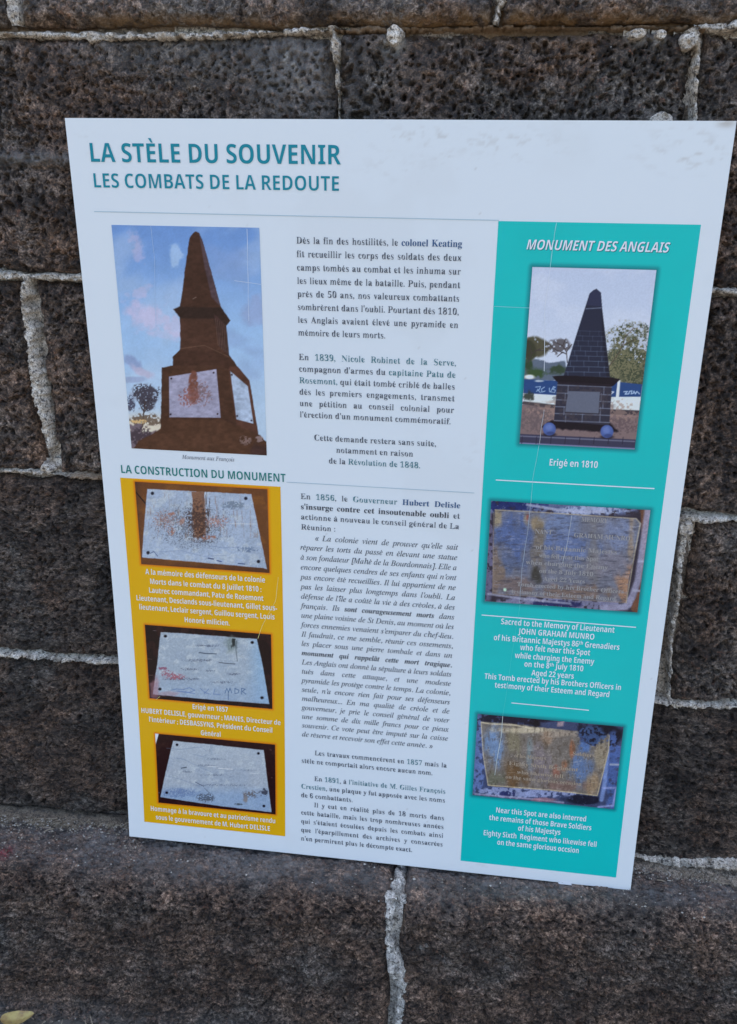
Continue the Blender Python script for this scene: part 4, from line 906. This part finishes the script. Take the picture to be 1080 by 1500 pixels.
paragraph(["> « La colonie vient de prouver qu'elle sait".replace('> ', '>'), 'réparer les torts du passé en élevant une statue', 'à son fondateur [Mahé de la Bourdonnais]. Elle a', "encore quelques cendres de ses enfants qui n'ont",
  'pas encore été recueillies. Il lui appartient de ne', "pas les laisser plus longtemps dans l'oubli. La", "défense de l'île a coûté la vie à des créoles, à des", 'français. Ils [[b:sont courageusement morts]] dans', 'une plaine voisine de St Denis, au moment où les',
  "forces ennemies venaient s'emparer du chef-lieu.", 'Il faudrait, ce me semble, réunir ces ossements,', 'les placer sous une pierre tombale et dans un', '[[b:monument qui rappelât cette mort tragique.]]', 'Les Anglais ont donné la sépulture à leurs soldats', 'tués dans cette attaque, et une modeste',
  'pyramide les protège contre le temps. La colonie,', "seule, n'a encore rien fait pour ses défenseurs", 'malheureux... En ma qualité de créole et de', 'gouverneur, je prie le conseil général de voter', 'une somme de dix mille francs pour ce pieux', 'souvenir. Ce vote peut être imputé sur la caisse', 'de réserve et recevoir son effet cette année. »|'],
  'ital', (58, 68, 84), .2160, .3834, .4107, .01149, EM, 'quotation')
paragraph(['>Les travaux commencèrent en [[t:1857]] mais la', 'stèle ne comportait alors encore aucun nom.|'], 'serif', TX, .2150, .3834, .6752, .0116, EM)
paragraph(['>En [[t:1891]], à [[t:l\'initiative de M. Gilles François]]', '[[t:Crestien]], une plaque y fut apposée avec les noms', 'de 6 combattants.|', '>Il y eut en réalité plus de 18 morts dans', 'cette bataille, mais les trop nombreuses années', "qui s'étaient écoulées depuis les combats ainsi", "que l'éparpillement des archives y consacrées", "n'en permirent plus le décompte exact.|"], 'serif', TX, .2146, .3836, .7093, .01172, EM)
CW = (226, 226, 214); CT = (205, 226, 240)
fitted([("A la mémoire des défenseurs de la colonie", .0401, .1763, .4637), ("Morts dans le combat du 8 juillet 1810 :", .0443, .1719, .475), ("Lautrec commandant, Patu de Rosemont", .0424, .1739, .4858), ("Lieutenant, Desclands sous-lieutenant, Gillet sous-", .0269, .189, .4964),
  ("lieutenant, Leclair sergent, Guillou sergent, Louis", .0296, .1861, .5074), ("Honoré milicien.", .0818, .1345, .519)], 'sansb', CW, 'caption', YEL, .0090)
fitted([("Erigé en 1857", .086, .129, .6291), ("HUBERT DELISLE, gouverneur ; MANES, Directeur de", .0234, .191, .640), ("l’intérieur ; DESBASSYNS, Président du Conseil", .0324, .1814, .651), ("Général", .0948, .1195, .6626)], 'sansb', CW, 'caption', YEL, .0090)
fitted([("Hommage à la bravoure et au patriotisme rendu", .0286, .1839, .7717), ("sous le gouvernement de M. Hubert DELISLE", .0348, .1773, .783)], 'sansb', CW, 'caption', YEL, .0090)
fitted([("MONUMENT DES ANGLAIS", .431, .5575, .1084)], 'sansb', CT, 'heading', TEAL, .0122, .22, (10, 96, 112))
fitted([("Erigé en 1810", .4686, .5161, .3139)], 'sansb', CT, 'caption', TEAL, .0098)
fitted([("Sacred to the Memory of Lieutenant", .4326, .5507, .4922), ("JOHN GRAHAM MUNRO", .452, .5311, .502), ("of his Britannic Majestys 86[[^:th]] Grenadiers", .4261, .5577, .5117), ("who felt near this Spot", .4548, .5284, .5209), ("while charging the Enemy", .4499, .5334, .5309),
  ("on the 8[[^:th]] July 1810", .4604, .5231, .5403), ("Aged 22 years", .469, .514, .5502), ("This Tomb erected by his Brothers Officers in", .419, .5644, .559), ("testimony of their Esteem and Regard", .4306, .5532, .5687)], 'sansb', CT, 'caption', TEAL, .0094)
fitted([("Near this Spot are also interred", .4414, .543, .727), ("the remains of those Brave Soldiers", .4345, .5496, .7377), ("of his Majestys", .4679, .516, .7478), ("Eighty Sixth  Regiment who likewise fell", .429, .5574, .7586), ("on the same glorious occsion", .4455, .5385, .7692)], 'sansb', CT, 'caption', TEAL, .0096)
# inscriptions that show on the photographed tablets (as far as they can be read)
def inscription(lines, rect, crn, col, parent, em, sty='serifb'):
    """lines: (text, x0, y0, x1, y1) in the picture's drawing units"""
    A = []; B = []
    for (a_, b_), (x, y) in zip(((rect[0], rect[2]), (rect[1], rect[2]), (rect[1], rect[3]), (rect[0], rect[3])), crn):
        A += [[x, y, 1, 0, 0, 0, -a_ * x, -a_ * y], [0, 0, 0, x, y, 1, -b_ * x, -b_ * y]]; B += [a_, b_]
    h = np.linalg.solve(np.array(A, float), np.array(B, float)); f = lambda x, y: ((h[0] * x + h[1] * y + h[2]) / (h[6] * x + h[7] * y + 1), (h[3] * x + h[4] * y + h[5]) / (h[6] * x + h[7] * y + 1))
    L = []
    for t_, xa, ya, xb, yb in lines: p0, p1 = f(xa, ya), f(xb, yb); L.append((t_, p0[0], p1[0], (p0[1] + p1[1]) / 2))
    return fitted(L, sty, col, 'inscription', parent, em)
cC = [(85, 38), (1045, 88), (975, 715), (40, 645)]; cD = [(45, 45), (1047, 143), (985, 705), (12, 608)]
inscription([('MEMORY', 625, 158, 785, 168), ('NANT', 345, 232, 450, 238), ('GRAHAM MUNRO', 580, 252, 925, 275), ('of his Britannic Majestys', 350, 325, 845, 358), ('who fell near this Spot', 370, 378, 730, 398), ('when charging the Enemy', 290, 420, 790, 448), ('on the 8 July 1810', 370, 470, 700, 492), ('Aged 22 Years', 395, 520, 650, 535), ('Tomb erected by his Brother Officers', 235, 552, 890, 598), ('testimony of their Esteem and Regard', 200, 598, 840, 640)], R_C, cC, (132, 136, 144), PC, .0070)
inscription([('Soldiers', 700, 335, 855, 350), ('of his Majestys', 300, 350, 520, 365), ('Eighty Sixth Regiment', 262, 405, 740, 440), ('who likewise fell', 320, 460, 640, 492), ('on the same glorious occasion', 240, 495, 765, 542)], R_D, cD, (142, 134, 124), PD, .0066)
# thin printed rules and scratches
def strip(pts, wd, name, col, parent, h=.00055, wob=0):
    P = np.array(pts, float); seg = np.hypot(*(P[1:] - P[:-1]).T); S = np.concatenate([[0], np.cumsum(seg)]); n_ = max(2, int(S[-1] / .004)); s = np.linspace(0, S[-1], n_)
    x = np.interp(s, S, P[:, 0]); y = np.interp(s, S, P[:, 1])
    if wob: x = x + wob * fbm(x * 1.0, y, .02, int(x[0] * 1e4), 3); wd = wd * (.55 + .6 * np.abs(fbm(x, y, .01, 5, 3)))
    tx, ty = np.gradient(x), np.gradient(y); L = np.hypot(tx, ty); nx_, ny_ = -ty / L, tx / L
    V = np.concatenate([on_board(x + nx_ * wd / 2, y + ny_ * wd / 2, h), on_board(x - nx_ * wd / 2, y - ny_ * wd / 2, h)])
    i = np.arange(n_ - 1); F = np.stack([i, i + 1, n_ + i + 1, n_ + i], -1)
    return mesh_from(name, V, F, ink_mat(col), parent, False)
strip([(.0197, .0822), (.4055, .0836)], .0006, 'rule_line', (140, 168, 190), BOARD)
strip([(.2021, .3470), (.3969, .3472)], .0006, 'rule_line', (140, 166, 186), BOARD)
strip([(.4177, .3320), (.5724, .3318)], .0011, 'rule_line', CT, TEAL); strip([(.412, .4832), (.5717, .4840)], .0011, 'rule_line', CT, TEAL); strip([(.4501, .5858), (.5332, .5866)], .0011, 'rule_line', CT, TEAL)
SCR = (118, 190, 204)
for q, wd, c in (([(.4567, .0846), (.4547, .1239)], .0008, SCR), ([(.4547, .1239), (.4527, .16), (.457, .22)], .0006, (196, 208, 226)), ([(.4595, .2576), (.4576, .2922)], .0006, (150, 160, 175)), ([(.4576, .2935), (.4543, .3278), (.454, .3545)], .0005, SCR),
    ([(.454, .3545), (.453, .39), (.4504, .4247), (.451, .4660)], .0006, (140, 158, 180)), ([(.451, .468), (.4467, .5284), (.4431, .5854), (.442, .6032)], .0005, (60, 180, 186)), ([(.442, .6035), (.4415, .6301), (.4376, .6787)], .0008, (170, 186, 196)),
    ([(.4057, .1605), (.4383, .161)], .0006, SCR), ([(.1697, .0952), (.1682, .1817)], .0006, (176, 196, 224)), ([(.075, .0945), (.0765, .1254), (.0725, .1915)], .0005, (150, 178, 214)), ([(.1555, .1435), (.1845, .1466)], .0005, (178, 196, 218)),
    ([(.4958, .3651), (.494, .3912), (.4908, .4179)], .0006, (160, 172, 188)), ([(.191, .4559), (.1874, .4847), (.172, .5149), (.1662, .5323)], .0005, (228, 200, 140)), ([(.0430, .621), (.048, .6165)], .0005, (228, 200, 140))):
    strip(q, wd, 'scratch', c, BOARD, .0006, .0006)
# scrap of clear tape on the lower edge
gx, gy = np.meshgrid(np.linspace(.519, .534, 8), np.linspace(.8125, .8078, 4)); gx = gx + .0012 * np.sin(gy * 2300); V = on_board(gx, gy, .0007).reshape(-1, 3)
mesh_from('tape_scrap', V, grid_faces(8, 4), ink_mat((206, 214, 224)), BOARD)
for o_, t_ in ((PA, 'printed picture of a brown obelisk monument against an evening sky'), (PB, 'printed picture of a dark block pyramid with two blue balls before it'), (PC, 'printed picture of a blue weathered tablet in a crumbling frame'), (PD, 'printed picture of a brown and blue stained tablet'), (PE, 'printed picture of a pale plaque with rust streaks'), (PF, 'printed picture of a pale plaque with blue scribbles'), (PG, 'printed picture of a pale worn plaque with a white corner')): o_['label'] = t_
bpy.data.objects.remove(_fo); bpy.data.curves.remove(_fc)

# ------------------------------------------------------------------ fallen leaf and dry grass at the foot of the wall
def leaf():
    m, n, l, b = new_mat('yellow_leaf')
    tc = N(n, 'ShaderNodeTexCoord')
    c = mixc(n, l, ramp(n, l, noise(n, l, tc.outputs['Object'], 120, 4, .6), [(.4, (0, 0, 0)), (.65, (1, 1, 1))]), (.50, .40, .14), (.34, .22, .09))
    l.new(c, b.inputs['Base Color']); b.inputs['Roughness'].default_value = .6
    nx, ny = 25, 13; U, Vv = np.meshgrid(np.linspace(-1, 1, nx), np.linspace(-1, 1, ny))
    wd = .010 * np.clip(1 - U ** 2, 0, 1) ** .6 * (1 - .25 * U); X = U * .020; Y = Vv * wd
    Z = .004 + .006 * U ** 2 + .35 * np.abs(Y) + .0008 * fbm(X, Y, .006, 4, 3)
    an = .35; P = np.stack([X * math.cos(an) - Y * math.sin(an), X * math.sin(an) + Y * math.cos(an), Z], -1).reshape(-1, 3)
    o = mesh_from('fallen_leaf', P, grid_faces(nx, ny), m); o.location = (-.130, -.118, GZ + .010)
    o['label'] = 'small yellow dry leaf on the ground at the foot of the wall'; o['category'] = 'leaf'
leaf()
def dry_grass():
    m, n, l, b = new_mat('dry_grass'); b.inputs['Base Color'].default_value = (.25, .20, .14, 1); b.inputs['Roughness'].default_value = .7
    rs = np.random.RandomState(3); V = []; F = []
    for k in range(260):
        x = rs.uniform(-.45, .25); y = rs.uniform(-.30, -.095); L = rs.uniform(.01, .035); an = rs.uniform(0, 6.28); r = rs.uniform(.0004, .0009); rise = rs.uniform(.0, .012)
        dx, dy = math.cos(an), math.sin(an); o_ = len(V)
        for t in (0, .5, 1):
            cx, cy, cz = x + dx * L * t, y + dy * L * t, GZ + .006 + rise * t * (2 - t) + .003
            for s_ in (-1, 1): V.append((cx - dy * r * s_ * (1 - .7 * t), cy + dx * r * s_ * (1 - .7 * t), cz))
        for t in range(2): F.append((o_ + 2 * t, o_ + 2 * t + 1, o_ + 2 * t + 3, o_ + 2 * t + 2))
    o = mesh_from('dry_grass', np.array(V), np.array(F), m, None, False); o['kind'] = 'stuff'; o['label'] = 'dry straw and grass bits scattered at the foot of the wall'
    o['category'] = 'grass'
dry_grass()
# crumbs of mortar and straw along the back of the ledge and on the ground
def crumbs():
    rs = np.random.RandomState(8); V = []; F = []
    m, n, l, b = new_mat('crumbs'); b.inputs['Roughness'].default_value = .9
    tc = N(n, 'ShaderNodeTexCoord'); c = ramp(n, l, noise(n, l, tc.outputs['Object'], 260, 2, .5), [(.35, (.10, .08, .06)), (.5, (.30, .26, .20)), (.65, (.52, .48, .42))])
    l.new(c, b.inputs['Base Color'])
    oc = np.array([(1, 0, 0), (-1, 0, 0), (0, 1, 0), (0, -1, 0), (0, 0, 1), (0, 0, -1)], float)
    fc = [(0, 2, 4), (2, 1, 4), (1, 3, 4), (3, 0, 4), (2, 0, 5), (1, 2, 5), (3, 1, 5), (0, 3, 5)]
    for k in range(2600):
        if k < 1800:
            x = rs.choice([rs.uniform(-.26, .02), rs.uniform(.58, .82), rs.uniform(0, .6)], p=[.5, .3, .2]); y = -abs(rs.normal(0, .012)) - .002 if k % 3 else -rs.uniform(0, .075)
            z = float(ledge_z(np.array(x))) + .0005 + .003 * math.exp(y / .008)
        else: x = rs.uniform(-.45, .2); y = rs.uniform(-.25, -.10); z = GZ + .006
        r = rs.uniform(.0005, .0017) * (1.4 if rs.rand() > .93 else 1); o_ = len(V)
        for q in oc * rs.uniform(.5, 1.2, (6, 1)): V.append((x + q[0] * r, y + q[1] * r, z + q[2] * r * .8))
        for f in fc: F.append([o_ + i for i in f])
    o = mesh_from('mortar_crumbs', np.array(V), np.array(F), m, None, False); o['kind'] = 'stuff'; o['label'] = 'loose mortar crumbs and grit along the back of the stone ledge'; o['category'] = 'grit'
    V = []; F = []
    for k in range(150):
        x = rs.choice([rs.uniform(-.26, .015), rs.uniform(.59, .80)], p=[.75, .25]); y = -abs(rs.normal(0, .010)) - .003; z = float(ledge_z(np.array(x))) + .003; L = rs.uniform(.004, .014); an = rs.normal(0, .7) + (math.pi if rs.rand() > .5 else 0); r = rs.uniform(.0003, .0006); rise = rs.uniform(0, .006)
        dx, dy = math.cos(an), math.sin(an) * .5; o_ = len(V)
        for t in (0, .5, 1):
            for s_ in (-1, 1): V.append((x + dx * L * t - dy * r * s_, y + dy * L * t + dx * r * s_ * .4, z + rise * t * (2 - t) + r * s_))
        for t in range(2): F.append((o_ + 2 * t, o_ + 2 * t + 1, o_ + 2 * t + 3, o_ + 2 * t + 2))
    o = mesh_from('dry_grass', np.array(V), np.array(F), bpy.data.materials['dry_grass'], None, False); o['kind'] = 'stuff'; o['label'] = 'dry straw bits caught where the wall meets the ledge'; o['category'] = 'grass'
crumbs()
